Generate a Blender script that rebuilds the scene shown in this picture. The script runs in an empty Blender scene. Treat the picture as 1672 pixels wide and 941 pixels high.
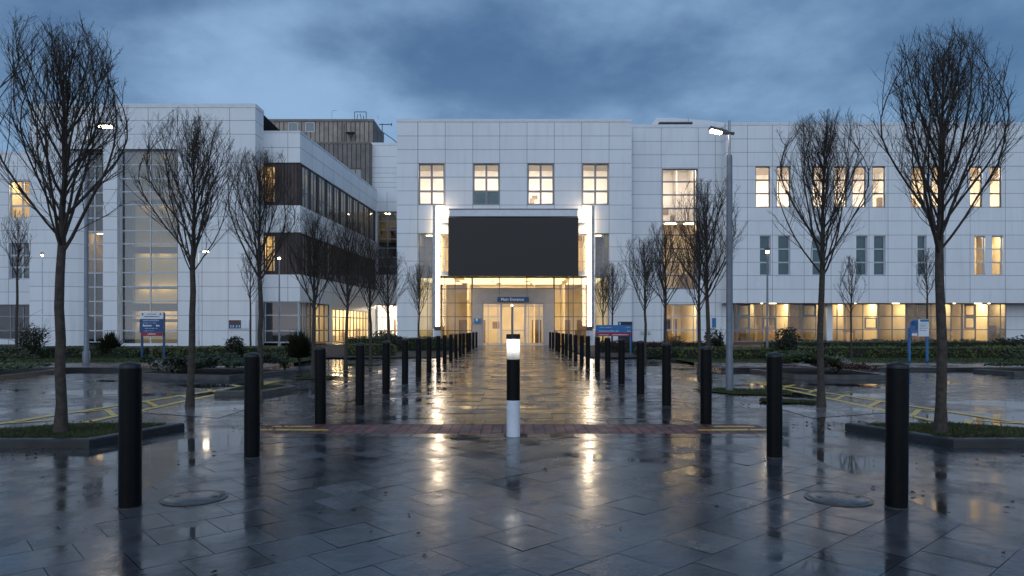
import bpy, math, random
import numpy as np
R = math.radians
scene = bpy.context.scene
COL = scene.collection
F = 1115.0          # focal length in photo pixels (1672 wide), for turning measurements into metres
CAMH = 1.36
VX, HY = 838.0, 536.0
def fx(px, d): return (px - VX) * d / F
def fz(py, d): return CAMH + (HY - py) * d / F

# ------------------------------------------------------------------ materials
MATS = {}
def new_mat(name):
    m = bpy.data.materials.new(name); m.use_nodes = True
    m.node_tree.nodes.clear(); MATS[name] = m
    return m, m.node_tree
class N:
    def __init__(s, nt): s.nt = nt
    def __call__(s, typ, **kw):
        n = s.nt.nodes.new(typ)
        for k, v in kw.items():
            if k == 'inp':
                for a, b in v.items():
                    if hasattr(b, 'is_output') or isinstance(b, bpy.types.NodeSocket): s.nt.links.new(b, n.inputs[a])
                    else: n.inputs[a].default_value = b
            else: setattr(n, k, v)
        return n
    def link(s, a, b): s.nt.links.new(a, b)
    def math(s, op, a, b=None, c=None, clamp=False):
        n = s.nt.nodes.new('ShaderNodeMath'); n.operation = op; n.use_clamp = clamp
        for i, v in enumerate((a, b, c)):
            if v is None: continue
            if isinstance(v, bpy.types.NodeSocket): s.nt.links.new(v, n.inputs[i])
            else: n.inputs[i].default_value = v
        return n.outputs[0]
    def ramp(s, fac, p0, c0, p1, c1):
        n = s.nt.nodes.new('ShaderNodeMapRange'); n.clamp = True; n.interpolation_type = 'SMOOTHSTEP'
        s.nt.links.new(fac, n.inputs[0])
        n.inputs[1].default_value = p0; n.inputs[2].default_value = p1
        n.inputs[3].default_value = c0; n.inputs[4].default_value = c1
        return n.outputs[0]
    def mixc(s, fac, a, b, mode='MIX'):
        n = s.nt.nodes.new('ShaderNodeMix'); n.data_type = 'RGBA'; n.blend_type = mode
        for i, v in ((0, fac), (6, a), (7, b)):
            if isinstance(v, bpy.types.NodeSocket): s.nt.links.new(v, n.inputs[i])
            elif i == 0: n.inputs[0].default_value = v
            else: n.inputs[i].default_value = (*v, 1) if len(v) == 3 else v
        return n.outputs[2]
    def noise(s, scale, detail=4, rough=.55, vec=None, dim='3D', w=None):
        n = s.nt.nodes.new('ShaderNodeTexNoise'); n.noise_dimensions = dim
        n.inputs['Scale'].default_value = scale; n.inputs['Detail'].default_value = detail; n.inputs['Roughness'].default_value = rough
        if vec is not None: s.nt.links.new(vec, n.inputs['Vector'])
        return n.outputs['Fac']
def position(n):
    return n('ShaderNodeNewGeometry').outputs['Position']
def scaled(n, vec, sc):
    v = n('ShaderNodeVectorMath', operation='MULTIPLY'); n.link(vec, v.inputs[0]); v.inputs[1].default_value = sc
    return v.outputs[0]

def simple(name, col, rough=.5, metal=0., var=.15, nscale=3., bump=0., bscale=60., spec=.5, island=0.):
    m, nt = new_mat(name); n = N(nt); pos = position(n)
    f = n.noise(nscale, 5, .6, pos)
    dark = tuple(c * (1 - var) for c in col); light = tuple(min(1, c * (1 + var)) for c in col)
    c = n.mixc(n.ramp(f, .3, 0, .7, 1), dark, light)
    if island:
        r = n('ShaderNodeNewGeometry').outputs['Random Per Island']
        c = n.mixc(1.0, c, n.mixc(r, (1 - island,) * 3, (1 + island * .4,) * 3), 'MULTIPLY')
    p = n('ShaderNodeBsdfPrincipled', inp={'Base Color': c, 'Metallic': metal, 'Specular IOR Level': spec})
    rr = n.ramp(n.noise(nscale * 2.3, 4, .6, pos), .3, max(.02, rough - .07), .7, min(1, rough + .07)); n.link(rr, p.inputs['Roughness'])
    if bump:
        b = n('ShaderNodeBump', inp={'Strength': bump, 'Distance': .01, 'Height': n.noise(bscale, 4, .6, pos)})
        n.link(b.outputs[0], p.inputs['Normal'])
    o = n('ShaderNodeOutputMaterial'); n.link(p.outputs[0], o.inputs[0])
    return m
def emit(name, col, st):
    m, nt = new_mat(name); n = N(nt)
    e = n('ShaderNodeEmission', inp={'Color': (*col, 1), 'Strength': st}); o = n('ShaderNodeOutputMaterial'); n.link(e.outputs[0], o.inputs[0])
    return m
def pane_mat(name, tint=(1, 1, 1), base_refl=.0, rough=.02):
    m, nt = new_mat(name); n = N(nt)
    tr = n('ShaderNodeBsdfTransparent', inp={'Color': (*tint, 1)})
    gl = n('ShaderNodeBsdfGlossy', inp={'Roughness': rough, 'Color': (.95, .97, 1, 1)})
    pos = position(n)
    b = n('ShaderNodeBump', inp={'Strength': .05, 'Distance': .02, 'Height': n.noise(1.2, 2, .5, pos)}); n.link(b.outputs[0], gl.inputs['Normal'])
    fr = n('ShaderNodeFresnel', inp={'IOR': 1.5})
    fac = n.math('ADD', n.math('MULTIPLY', fr.outputs[0], 1.6), base_refl, clamp=True)
    mx = n('ShaderNodeMixShader'); n.link(fac, mx.inputs[0]); n.link(tr.outputs[0], mx.inputs[1]); n.link(gl.outputs[0], mx.inputs[2])
    o = n('ShaderNodeOutputMaterial'); n.link(mx.outputs[0], o.inputs[0])
    return m

def panel_mat(name, col, rough=.38):
    """white rainscreen cladding: slight tone per panel, faint vertical rain streaks"""
    m, nt = new_mat(name); n = N(nt); pos = position(n)
    r = n('ShaderNodeNewGeometry').outputs['Random Per Island']
    c = n.mixc(r, tuple(x * .955 for x in col), col)
    st = n.noise(1.0, 5, .6, scaled(n, pos, (2.6, 2.6, .22)))
    c = n.mixc(n.ramp(st, .45, 0, .8, .22), c, tuple(x * .55 for x in col))
    bl = n.noise(.35, 4, .6, pos)
    c = n.mixc(n.ramp(bl, .4, 0, .75, .2), c, tuple(x * .7 for x in col))
    p = n('ShaderNodeBsdfPrincipled', inp={'Base Color': c, 'Roughness': rough})
    b = n('ShaderNodeBump', inp={'Strength': .06, 'Distance': .05, 'Height': n.noise(.8, 2, .5, pos)}); n.link(b.outputs[0], p.inputs['Normal'])
    o = n('ShaderNodeOutputMaterial'); n.link(p.outputs[0], o.inputs[0])
    return m

def wet_mat(name, col_a, col_b, r_lo, r_hi, puddle=.6, bump=.12, island=0., fine=140., pscale=.55, pstretch=(1, 1, 1), wave=.35, grit=.05):
    """rain-wet paving: patches of standing water (smooth) between damp rougher stone"""
    m, nt = new_mat(name); n = N(nt); pos = position(n)
    st = n.noise(1.3, 6, .62, pos); c = n.mixc(n.ramp(st, .3, 0, .7, 1), col_a, col_b)
    sp = n.noise(90, 2, .5, pos); c = n.mixc(n.ramp(sp, .45, 0, .75, .35), c, tuple(min(1, x * 1.9) for x in col_b))
    if island:
        r = n('ShaderNodeNewGeometry').outputs['Random Per Island']
        c = n.mixc(1.0, c, n.mixc(r, (1 - island,) * 3, (1 + island * .3,) * 3), 'MULTIPLY')
    big = n.noise(pscale, 5, .55, scaled(n, pos, pstretch))
    wet = n.ramp(big, puddle - .07, 0, puddle + .05, 1)          # 1 = standing water
    mid = n.noise(2.4, 5, .6, pos)
    rough = n.ramp(mid, .3, r_lo, .72, r_hi)
    if island:
        rough = n.math('MULTIPLY', rough, n.math('MULTIPLY_ADD', r, .6, .7))
    rough = n.math('MULTIPLY', rough, n.math('MULTIPLY_ADD', wet, -.8, 1.0))
    p = n('ShaderNodeBsdfPrincipled', inp={'Base Color': c, 'Roughness': rough, 'IOR': 1.6})
    h1 = n.noise(fine, 3, .6, pos); h2 = n.noise(9, 3, .5, pos)
    h = n.math('ADD', n.math('MULTIPLY', h1, grit), n.math('MULTIPLY', h2, wave * 6))
    inv = n.math('MULTIPLY_ADD', wet, -.93, 1.0)
    b = n('ShaderNodeBump', inp={'Distance': .004, 'Height': h}); n.link(n.math('MULTIPLY', inv, bump), b.inputs['Strength'])
    n.link(b.outputs[0], p.inputs['Normal'])
    o = n('ShaderNodeOutputMaterial'); n.link(p.outputs[0], o.inputs[0])
    return m

def leaf_mat(name, a, b, rough=.45):
    m, nt = new_mat(name); n = N(nt)
    r = n('ShaderNodeNewGeometry').outputs['Random Per Island']
    c = n.mixc(r, a, b)
    c = n.mixc(n.ramp(n.noise(1.7, 3, .5, position(n)), .35, 0, .65, .5), c, tuple(x * .55 for x in a))
    p = n('ShaderNodeBsdfPrincipled', inp={'Base Color': c, 'Roughness': rough, 'Specular IOR Level': .4})
    t = n('ShaderNodeBsdfTranslucent', inp={'Color': c})
    mx = n('ShaderNodeMixShader', inp={0: .25}); n.link(p.outputs[0], mx.inputs[1]); n.link(t.outputs[0], mx.inputs[2])
    o = n('ShaderNodeOutputMaterial'); n.link(mx.outputs[0], o.inputs[0])
    return m

def brick_mat(name):
    m, nt = new_mat(name); n = N(nt); pos = position(n)
    rot = n('ShaderNodeMapping'); rot.inputs['Rotation'].default_value = (0, 0, R(90)); n.link(pos, rot.inputs[0])
    br = n('ShaderNodeTexBrick', inp={'Scale': 1.0, 'Color1': (.28, .09, .075, 1), 'Color2': (.15, .06, .058, 1), 'Mortar': (.015, .013, .014, 1),
                                      'Mortar Size': .012, 'Brick Width': .28, 'Row Height': .14})
    n.link(rot.outputs[0], br.inputs['Vector'])
    c = n.mixc(n.ramp(n.noise(2.2, 4, .6, pos), .35, 0, .7, .55), br.outputs['Color'], (.045, .04, .048))
    p = n('ShaderNodeBsdfPrincipled', inp={'Base Color': c, 'IOR': 1.33})
    n.link(n.ramp(n.noise(3, 4, .6, pos), .3, .4, .7, .6), p.inputs['Roughness'])
    h = n.math('ADD', n.math('MULTIPLY', br.outputs['Fac'], -1.0), n.math('MULTIPLY', n.noise(60, 3, .6, pos), .3))
    b = n('ShaderNodeBump', inp={'Strength': .6, 'Distance': .006, 'Height': h}); n.link(b.outputs[0], p.inputs['Normal'])
    o = n('ShaderNodeOutputMaterial'); n.link(p.outputs[0], o.inputs[0])
    return m

panel_mat('white_panel', (.80, .82, .835))
simple('panel_joint', (.13, .14, .155), .7)
simple('coping', (.70, .72, .75), .4, var=.05)
simple('roof_grey', (.16, .165, .17), .8)
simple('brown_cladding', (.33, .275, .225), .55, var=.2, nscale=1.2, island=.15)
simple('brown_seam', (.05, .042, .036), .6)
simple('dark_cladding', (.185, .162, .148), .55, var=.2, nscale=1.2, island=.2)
simple('band_cladding', (.042, .024, .02), .5, var=.25, nscale=1.5, island=.25)
simple('brown_frame', (.06, .045, .038), .5)
simple('grey_frame', (.22, .235, .255), .4, var=.06)
simple('light_frame', (.5, .54, .58), .4, var=.05)
simple('dark_frame', (.06, .065, .075), .4, var=.06)
simple('steel_post', (.27, .29, .32), .35, metal=.6, var=.12)
simple('lamp_post', (.17, .19, .22), .42, metal=.25, var=.12, nscale=5)
simple('lamp_head', (.08, .085, .09), .4)
simple('room_wall', (.78, .68, .5), .8, var=.08, nscale=.8)
simple('room_wall_white', (.86, .81, .74), .8, var=.06, nscale=.8)
simple('room_floor', (.3, .25, .19), .35)
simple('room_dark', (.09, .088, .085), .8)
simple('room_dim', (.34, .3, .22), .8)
simple('room_prop', (.30, .21, .13), .6, island=.6)
simple('room_slab', (.10, .14, .16), .6)
simple('blind_tan', (.40, .315, .17), .8, var=.07, nscale=.7)
simple('blind_teal', (.045, .155, .175), .75, var=.12, nscale=2)
simple('screen_black', (.024, .0185, .0165), .55, var=.10, nscale=14)
simple('fascia_grey', (.33, .31, .30), .45, var=.05)
simple('soffit_grey', (.30, .30, .31), .6, var=.05)
simple('sign_blue', (.006, .06, .19), .35, var=.06)
simple('sign_blue_light', (.03, .16, .38), .35, var=.1, nscale=8)
simple('sign_white', (.72, .76, .80), .35, var=.03)
simple('sign_red', (.30, .012, .05), .35, var=.06)
simple('sign_navy', (.004, .012, .04), .35)
simple('sign_orange', (.5, .14, .05), .4)
simple('sign_green', (.03, .10, .10), .4)
simple('sign_brown', (.10, .06, .045), .5, var=.4, nscale=20)
simple('lettering_pale', (.45, .60, .78), .5)
simple('lettering_white', (.8, .8, .8), .5)
simple('lettering_dark', (.05, .07, .12), .5)
simple('bollard_black', (.0028, .0028, .003), .42, var=.3, nscale=7, spec=.16)
simple('cap_black', (.008, .008, .009), .32, var=.2, nscale=7, spec=.4)
simple('bollard_white', (.74, .77, .82), .32, var=.06, nscale=8)
simple('bark', (.055, .042, .032), .8, var=.4, nscale=16, bump=.5, bscale=70)
simple('twig', (.038, .027, .020), .75, var=.3, nscale=5)
simple('soil', (.035, .026, .02), .9, var=.4, nscale=5, bump=.6, bscale=25)
simple('kerb_stone', (.065, .06, .06), .35, var=.3, nscale=5, bump=.2, bscale=60)
simple('kerb_dark', (.026, .025, .026), .35, var=.3, nscale=5, bump=.2, bscale=60)
simple('hedge_core', (.012, .017, .009), .9)
simple('lamp_white_body', (.6, .62, .65), .4)
simple('cover_metal', (.16, .15, .155), .2, metal=.75, var=.3, nscale=14, bump=.2, bscale=40)
simple('cover_frame', (.05, .045, .04), .3)
simple('pale_rock', (.30, .27, .25), .6, var=.2)
leaf_mat('hedge_leaf', (.085, .11, .02), (.18, .20, .045))
leaf_mat('dark_leaf', (.04, .06, .018), (.11, .14, .045))
leaf_mat('grey_leaf', (.03, .045, .022), (.095, .115, .055))
leaf_mat('pale_leaf', (.16, .16, .13), (.36, .32, .28))
leaf_mat('red_leaf', (.05, .018, .014), (.12, .05, .03))
leaf_mat('shrub_leaf', (.018, .024, .012), (.045, .05, .022))
leaf_mat('grass_leaf', (.05, .066, .02), (.10, .115, .04), .6)
leaf_mat('dead_leaf', (.05, .03, .016), (.16, .09, .035), .35)
simple('turf', (.05, .075, .022), .8, var=.4, nscale=4)
pane_mat('pane_clear'); pane_mat('pane_refl', (.75, .85, .88), .06); pane_mat('pane_teal', (.62, .69, .68), .06); pane_mat('pane_dark', (.45, .48, .52), .02)
wet_mat('wet_asphalt', (.012, .0125, .014), (.03, .030, .032), .14, .34, .55, .5, pscale=.45, wave=.14, grit=.12)
wet_mat('wet_slab', (.036, .038, .043), (.082, .084, .092), .12, .27, .62, .5, island=.35, pscale=.8, wave=.12, fine=190)
wet_mat('wet_slab_rough', (.048, .045, .048), (.085, .078, .08), .13, .30, .62, .45, island=.35, pscale=.8, wave=.14)
wet_mat('wet_border', (.02, .021, .024), (.04, .04, .043), .14, .3, .6, .3, island=.3, wave=.12)
wet_mat('wet_concrete', (.085, .08, .082), (.15, .14, .14), .16, .34, .58, .3, wave=.12)
wet_mat('wet_red_paving', (.08, .045, .045), (.14, .075, .075), .2, .4, .6, .3)
simple('joint_dark', (.022, .022, .024), .35)
brick_mat('brick_paving')
def paint_mat():
    m, nt = new_mat('yellow_paint'); n = N(nt); pos = position(n)
    p = n('ShaderNodeBsdfPrincipled', inp={'Base Color': n.mixc(n.ramp(n.noise(5, 5, .65, pos), .35, 0, .7, 1), (.74, .48, .05), (.55, .36, .06)), 'Roughness': .32})
    tr = n('ShaderNodeBsdfTransparent'); mx = n('ShaderNodeMixShader')
    n.link(n.ramp(n.noise(22, 5, .7, pos), .30, 0, .38, 1), mx.inputs[0]); n.link(tr.outputs[0], mx.inputs[1]); n.link(p.outputs[0], mx.inputs[2])
    o = n('ShaderNodeOutputMaterial'); n.link(mx.outputs[0], o.inputs[0])
paint_mat()
WARM = (1.0, .72, .38); PEACH = (1.0, .86, .70); YEL = (1.0, .74, .36)
emit('light_stair', (1, .72, .38), 9); emit('light_warm', WARM, 60); emit('light_peach', PEACH, 88); emit('light_yellow', YEL, 60); emit('lobby_ceiling_glow', (1, .75, .38), 1.55); emit('light_lobby_fill', (1, .74, .38), 34); emit('light_dim', (1, .68, .32), 14)
emit('light_column', (1.0, .78, .54), 15)
def glow_blind_mat(name, st):  # blind emits by itself, standing in for stair light behind it
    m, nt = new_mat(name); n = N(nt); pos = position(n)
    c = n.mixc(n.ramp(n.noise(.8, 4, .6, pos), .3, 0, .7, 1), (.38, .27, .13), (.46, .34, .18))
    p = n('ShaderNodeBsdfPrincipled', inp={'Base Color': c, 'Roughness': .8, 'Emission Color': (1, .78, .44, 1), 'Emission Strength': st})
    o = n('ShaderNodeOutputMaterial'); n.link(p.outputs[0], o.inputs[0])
glow_blind_mat('blind_glow_strong', .10); glow_blind_mat('blind_glow', .035); emit('lamp_glow', (1.0, .80, .52), 40); emit('spot_glow', (1.0, .76, .42), 7); emit('bollard_glow', (1.0, .93, .82), 9)
def lens_mat():
    m, nt = new_mat('frosted_lens'); n = N(nt)
    t = n('ShaderNodeBsdfTranslucent', inp={'Color': (.92, .93, .95, 1)}); tr = n('ShaderNodeBsdfTransparent', inp={'Color': (.95, .95, .97, 1)})
    g = n('ShaderNodeBsdfGlossy', inp={'Roughness': .08})
    a = n('ShaderNodeMixShader', inp={0: .38}); n.link(t.outputs[0], a.inputs[1]); n.link(tr.outputs[0], a.inputs[2])
    b = n('ShaderNodeMixShader', inp={0: .06}); n.link(a.outputs[0], b.inputs[1]); n.link(g.outputs[0], b.inputs[2])
    o = n('ShaderNodeOutputMaterial'); n.link(b.outputs[0], o.inputs[0])
lens_mat()

# ------------------------------------------------------------------ mesh helpers
class MB:
    def __init__(s): s.v = []; s.f = []; s.m = []
    def quad(s, a, b, c, d, mi=0):
        i = len(s.v); s.v += [a, b, c, d]; s.f.append((i, i + 1, i + 2, i + 3)); s.m.append(mi)
    def poly(s, pts, mi=0):
        i = len(s.v); s.v += list(pts); s.f.append(tuple(range(i, i + len(pts)))); s.m.append(mi)
    def hexa(s, p, mi=0):
        i = len(s.v); s.v += list(p)
        for q in ((0, 3, 2, 1), (4, 5, 6, 7), (0, 1, 5, 4), (1, 2, 6, 5), (2, 3, 7, 6), (3, 0, 4, 7)):
            s.f.append(tuple(i + k for k in q)); s.m.append(mi)
    def box(s, x0, x1, y0, y1, z0, z1, mi=0):
        s.hexa([(x0, y0, z0), (x1, y0, z0), (x1, y1, z0), (x0, y1, z0), (x0, y0, z1), (x1, y0, z1), (x1, y1, z1), (x0, y1, z1)], mi)
    def prism(s, pts, z0, z1, mi=0):
        k = len(pts); i = len(s.v)
        s.v += [(x, y, z0) for x, y in pts] + [(x, y, z1) for x, y in pts]
        s.f.append(tuple(range(i + k - 1, i - 1, -1))); s.f.append(tuple(range(i + k, i + 2 * k))); s.m += [mi, mi]
        for j in range(k):
            s.f.append((i + j, i + (j + 1) % k, i + k + (j + 1) % k, i + k + j)); s.m.append(mi)
    def lathe(s, prof, seg=24, mi=0, c=(0, 0)):
        i = len(s.v)
        for r, z in prof:
            for k in range(seg):
                a = 2 * math.pi * k / seg; s.v.append((c[0] + r * math.cos(a), c[1] + r * math.sin(a), z))
        for j in range(len(prof) - 1):
            for k in range(seg):
                k2 = (k + 1) % seg
                s.f.append((i + j * seg + k, i + j * seg + k2, i + (j + 1) * seg + k2, i + (j + 1) * seg + k)); s.m.append(mi)
        s.f.append(tuple(i + k for k in range(seg - 1, -1, -1))); s.m.append(mi)
        b = i + (len(prof) - 1) * seg
        s.f.append(tuple(b + k for k in range(seg))); s.m.append(mi)
    def tube(s, pts, r, seg=8, mi=0):
        pts = [np.array(p, float) for p in pts]; i = len(s.v)
        rs = r if isinstance(r, (list, tuple)) else [r] * len(pts)
        for k, p in enumerate(pts):
            t = pts[min(k + 1, len(pts) - 1)] - pts[max(k - 1, 0)]; t /= (np.linalg.norm(t) + 1e-9)
            u = np.cross(t, (0.3, .1, 1) if abs(t[2]) < .9 else (1, 0, .1)); u /= np.linalg.norm(u); w = np.cross(t, u)
            for q in range(seg):
                a = 2 * math.pi * q / seg
                s.v.append(tuple(p + rs[k] * (math.cos(a) * u + math.sin(a) * w)))
        for k in range(len(pts) - 1):
            for q in range(seg):
                q2 = (q + 1) % seg
                s.f.append((i + k * seg + q, i + k * seg + q2, i + (k + 1) * seg + q2, i + (k + 1) * seg + q)); s.m.append(mi)
        s.f.append(tuple(i + q for q in range(seg - 1, -1, -1))); s.m.append(mi)
        b = i + (len(pts) - 1) * seg; s.f.append(tuple(b + q for q in range(seg))); s.m.append(mi)
    def build(s, name, mats, parent=None, smooth=False, loc=None):
        me = bpy.data.meshes.new(name); me.from_pydata(s.v, [], s.f)
        if isinstance(mats, str): mats = [mats]
        for m in mats: me.materials.append(MATS[m])
        if len(mats) > 1: me.polygons.foreach_set('material_index', s.m)
        if smooth:
            me.shade_smooth()
            try: me.set_sharp_from_angle(angle=R(40))
            except Exception: pass
        me.update()
        return link(name, me, parent, loc)
def link(name, data, parent=None, loc=None):
    o = bpy.data.objects.new(name, data); COL.objects.link(o)
    if parent is not None: o.parent = parent
    if loc: o.location = loc
    return o
def tag(o, label=None, cat=None, group=None, kind=None):
    if label: o['label'] = label
    if cat: o['category'] = cat
    if group: o['group'] = group
    if kind: o['kind'] = kind
    return o
def thing(name, label, cat, loc=(0, 0, 0), rz=0, group=None):
    o = link(name, None); o.location = loc; o.rotation_euler = (0, 0, rz); return tag(o, label, cat, group)
def copy_tree(o, parent=None):
    c = o.copy(); COL.objects.link(c)
    if parent is not None: c.parent = parent
    for ch in [x for x in COL.objects if x.parent == o]: copy_tree(ch, c)
    return c
def grp_noise(seed): return random.Random(seed)

class Fr:
    """a facade plane: s along it, z up, depth inward"""
    def __init__(s, ox, oy, ux=1., uy=0.):
        L = math.hypot(ux, uy); s.o = (ox, oy); s.u = (ux / L, uy / L); s.n = (s.u[1], -s.u[0])
    def p(s, a, z, dep=0.):
        return (s.o[0] + s.u[0] * a - s.n[0] * dep, s.o[1] + s.u[1] * a - s.n[1] * dep, z)
def fbox(mb, fr, s0, s1, z0, z1, d0, d1, mi=0):
    """box on a facade frame; d0 < d1 are depths inward"""
    mb.hexa([fr.p(s0, z0, d0), fr.p(s1, z0, d0), fr.p(s1, z0, d1), fr.p(s0, z0, d1), fr.p(s0, z1, d0), fr.p(s1, z1, d0), fr.p(s1, z1, d1), fr.p(s0, z1, d1)], mi)

def facade(mb, fr, sj, zj, ops, gap=.013, reveal=.3, s_lim=None, z_lim=None, jitter=.0, rng=None):
    """panels between joint lines sj, zj with openings (s0,s1,z0,z1); slot 0 panel, slot 1 joint backing"""
    s0, s1 = sj[0], sj[-1]; z0, z1 = zj[0], zj[-1]
    def uniq(a):
        out = []
        for x in sorted(a):
            if not out or x - out[-1] > 1e-4: out.append(x)
        return out
    S = uniq(list(sj) + [x for o in ops for x in o[:2] if s0 < x < s1]); Z = uniq(list(zj) + [x for o in ops for x in o[2:4] if z0 < x < z1])
    isj = lambda x, L: any(abs(x - y) < 1e-4 for y in L)
    inner_s = set(sj[1:-1]); inner_z = set(zj[1:-1])
    for i in range(len(S) - 1):
        for j in range(len(Z) - 1):
            a, b, c, d = S[i], S[i + 1], Z[j], Z[j + 1]; ms, mz = (a + b) / 2, (c + d) / 2
            if any(o[0] < ms < o[1] and o[2] < mz < o[3] for o in ops): continue
            g = gap
            a2 = a + g if isj(a, inner_s) else a; b2 = b - g if isj(b, inner_s) else b
            c2 = c + g if isj(c, inner_z) else c; d2 = d - g if isj(d, inner_z) else d
            if b2 - a2 > .01 and d2 - c2 > .01:
                t = (rng.uniform(-jitter, jitter) if rng else 0)
                mb.quad(fr.p(a2, c2, 0), fr.p(b2, c2, t), fr.p(b2, d2, t), fr.p(a2, d2, 0), 0)
            mb.quad(fr.p(a, c, .03), fr.p(b, c, .03), fr.p(b, d, .03), fr.p(a, d, .03), 1)
    for o in ops:
        a, b, c, d = o[:4]
        mb.quad(fr.p(a, c, 0), fr.p(a, c, reveal), fr.p(a, d, reveal), fr.p(a, d, 0), 0)
        mb.quad(fr.p(b, c, 0), fr.p(b, d, 0), fr.p(b, d, reveal), fr.p(b, c, reveal), 0)
        mb.quad(fr.p(a, d, 0), fr.p(a, d, reveal), fr.p(b, d, reveal), fr.p(b, d, 0), 0)
        mb.quad(fr.p(a, c, 0), fr.p(b, c, 0), fr.p(b, c, reveal), fr.p(a, c, reveal), 0)

def window(parent, fr, s0, s1, z0, z1, scuts=(), zcuts=(), dep=.16, fw=.07, mw=.07, mat='grey_frame', pane='pane_clear', label=None, name='window', blind=None, opener=()):
    """frame mesh with a pane child; optional blind (zlow, zhigh, mat) close behind the pane"""
    f = MB(); t = .08
    for a in [s0 + fw / 2] + list(scuts) + [s1 - fw / 2]:
        w = fw if a in (s0 + fw / 2, s1 - fw / 2) else mw
        fbox(f, fr, a - w / 2, a + w / 2, z0, z1, dep, dep + t)
    for b in [z0 + fw / 2] + list(zcuts) + [z1 - fw / 2]:
        w = fw if b in (z0 + fw / 2, z1 - fw / 2) else mw
        fbox(f, fr, s0 + .002, s1 - .002, b - w / 2, b + w / 2, dep + .006, dep + t - .006)
    for (a, b, c, d) in opener:                                      # thicker opening lights
        w = .09
        fbox(f, fr, a, a + w, c, d, dep - .02, dep + t - .02); fbox(f, fr, b - w, b, c, d, dep - .02, dep + t - .02)
        fbox(f, fr, a + w, b - w, c, c + w, dep - .016, dep + t - .024); fbox(f, fr, a + w, b - w, d - w, d, dep - .016, dep + t - .024)
    w = f.build(name, mat, parent)
    if label: w['label'] = label
    p = MB(); p.quad(fr.p(s0, z0, dep + .04), fr.p(s1, z0, dep + .04), fr.p(s1, z1, dep + .04), fr.p(s0, z1, dep + .04))
    p.build('pane', pane, w)
    if blind:
        for k, (b0, b1, bm) in enumerate(blind if isinstance(blind, list) else [blind]):
            q = MB(); fbox(q, fr, s0 + .02, s1 - .02, b0, b1, dep + .16, dep + .175); q.build('blind', bm, w)
    return w

def room(parent, fr, s0, s1, z0, z1, d0, d1, wall='room_wall', light=None, lw=1.2, ld=.3, every=2.2, rows=1, floor='room_floor', props=0, seed=1, lrow=.4, dark_props='room_prop', name='room', lift=0.):
    z1 += lift
    mb = MB(); P = fr.p
    mb.quad(P(s0, z0, d1), P(s1, z0, d1), P(s1, z1, d1), P(s0, z1, d1), 0)
    mb.quad(P(s0, z0, d0), P(s0, z0, d1), P(s0, z1, d1), P(s0, z1, d0), 0)
    mb.quad(P(s1, z0, d0), P(s1, z1, d0), P(s1, z1, d1), P(s1, z0, d1), 0)
    mb.quad(P(s0, z1, d0), P(s0, z1, d1), P(s1, z1, d1), P(s1, z1, d0), 0)
    mb.quad(P(s0, z0, d0), P(s1, z0, d0), P(s1, z0, d1), P(s0, z0, d1), 1)
    rng = random.Random(seed)
    for k in range(props):
        a = rng.uniform(s0 + .3, s1 - .8); kind = rng.random()
        if kind < .35:                                               # desk, cupboard or chair back near the glass
            w, h = rng.uniform(.3, .8), rng.uniform(.5, 1.3); b = rng.uniform(d0 + .5, d1 - .8)
            fbox(mb, fr, a, a + w, z0 + .005, z0 + h, b, b + .4, 2)
        elif kind < .6:                                              # door or board on the back wall
            w = rng.uniform(.7, 1.1); fbox(mb, fr, a, a + w, z0 + .005, z0 + 2.1, d1 - .05, d1 - .005, 2)
        elif kind < .8:
            w, h = rng.uniform(.4, 1.1), rng.uniform(.3, .8); zz = z0 + rng.uniform(1, 1.6); fbox(mb, fr, a, a + w, zz, zz + h, d1 - .05, d1 - .005, 2)
        else:                                                        # partition
            b = rng.uniform((d0 + d1) / 2, d1 - .4); fbox(mb, fr, a, a + .12, z0 + .005, z1 - .005, b, d1 - .006, 0)
    r = mb.build(name, [wall, floor, dark_props], parent)
    if light:
        k = max(1, int(round((s1 - s0) / every)))
        for i in range(k):
            for j in range(rows):
                c = s0 + (i + .5 + rng.uniform(-.12, .12)) * (s1 - s0) / k; b = d0 + (d1 - d0) * (lrow + j * (.85 - lrow) / max(1, rows))
                l = MB(); fbox(l, fr, c - lw / 2, c + lw / 2, z1 - .05, z1 - .01, b - ld / 2, b + ld / 2); l.build('ceiling_or_fill_light', light, r)
    return r

# ------------------------------------------------------------------ ground
g = MB(); g.quad((-400, -150, 0), (400, -150, 0), (400, 600, 0), (-400, 600, 0))
tag(g.build('ground', 'wet_asphalt'), kind='structure')

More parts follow.
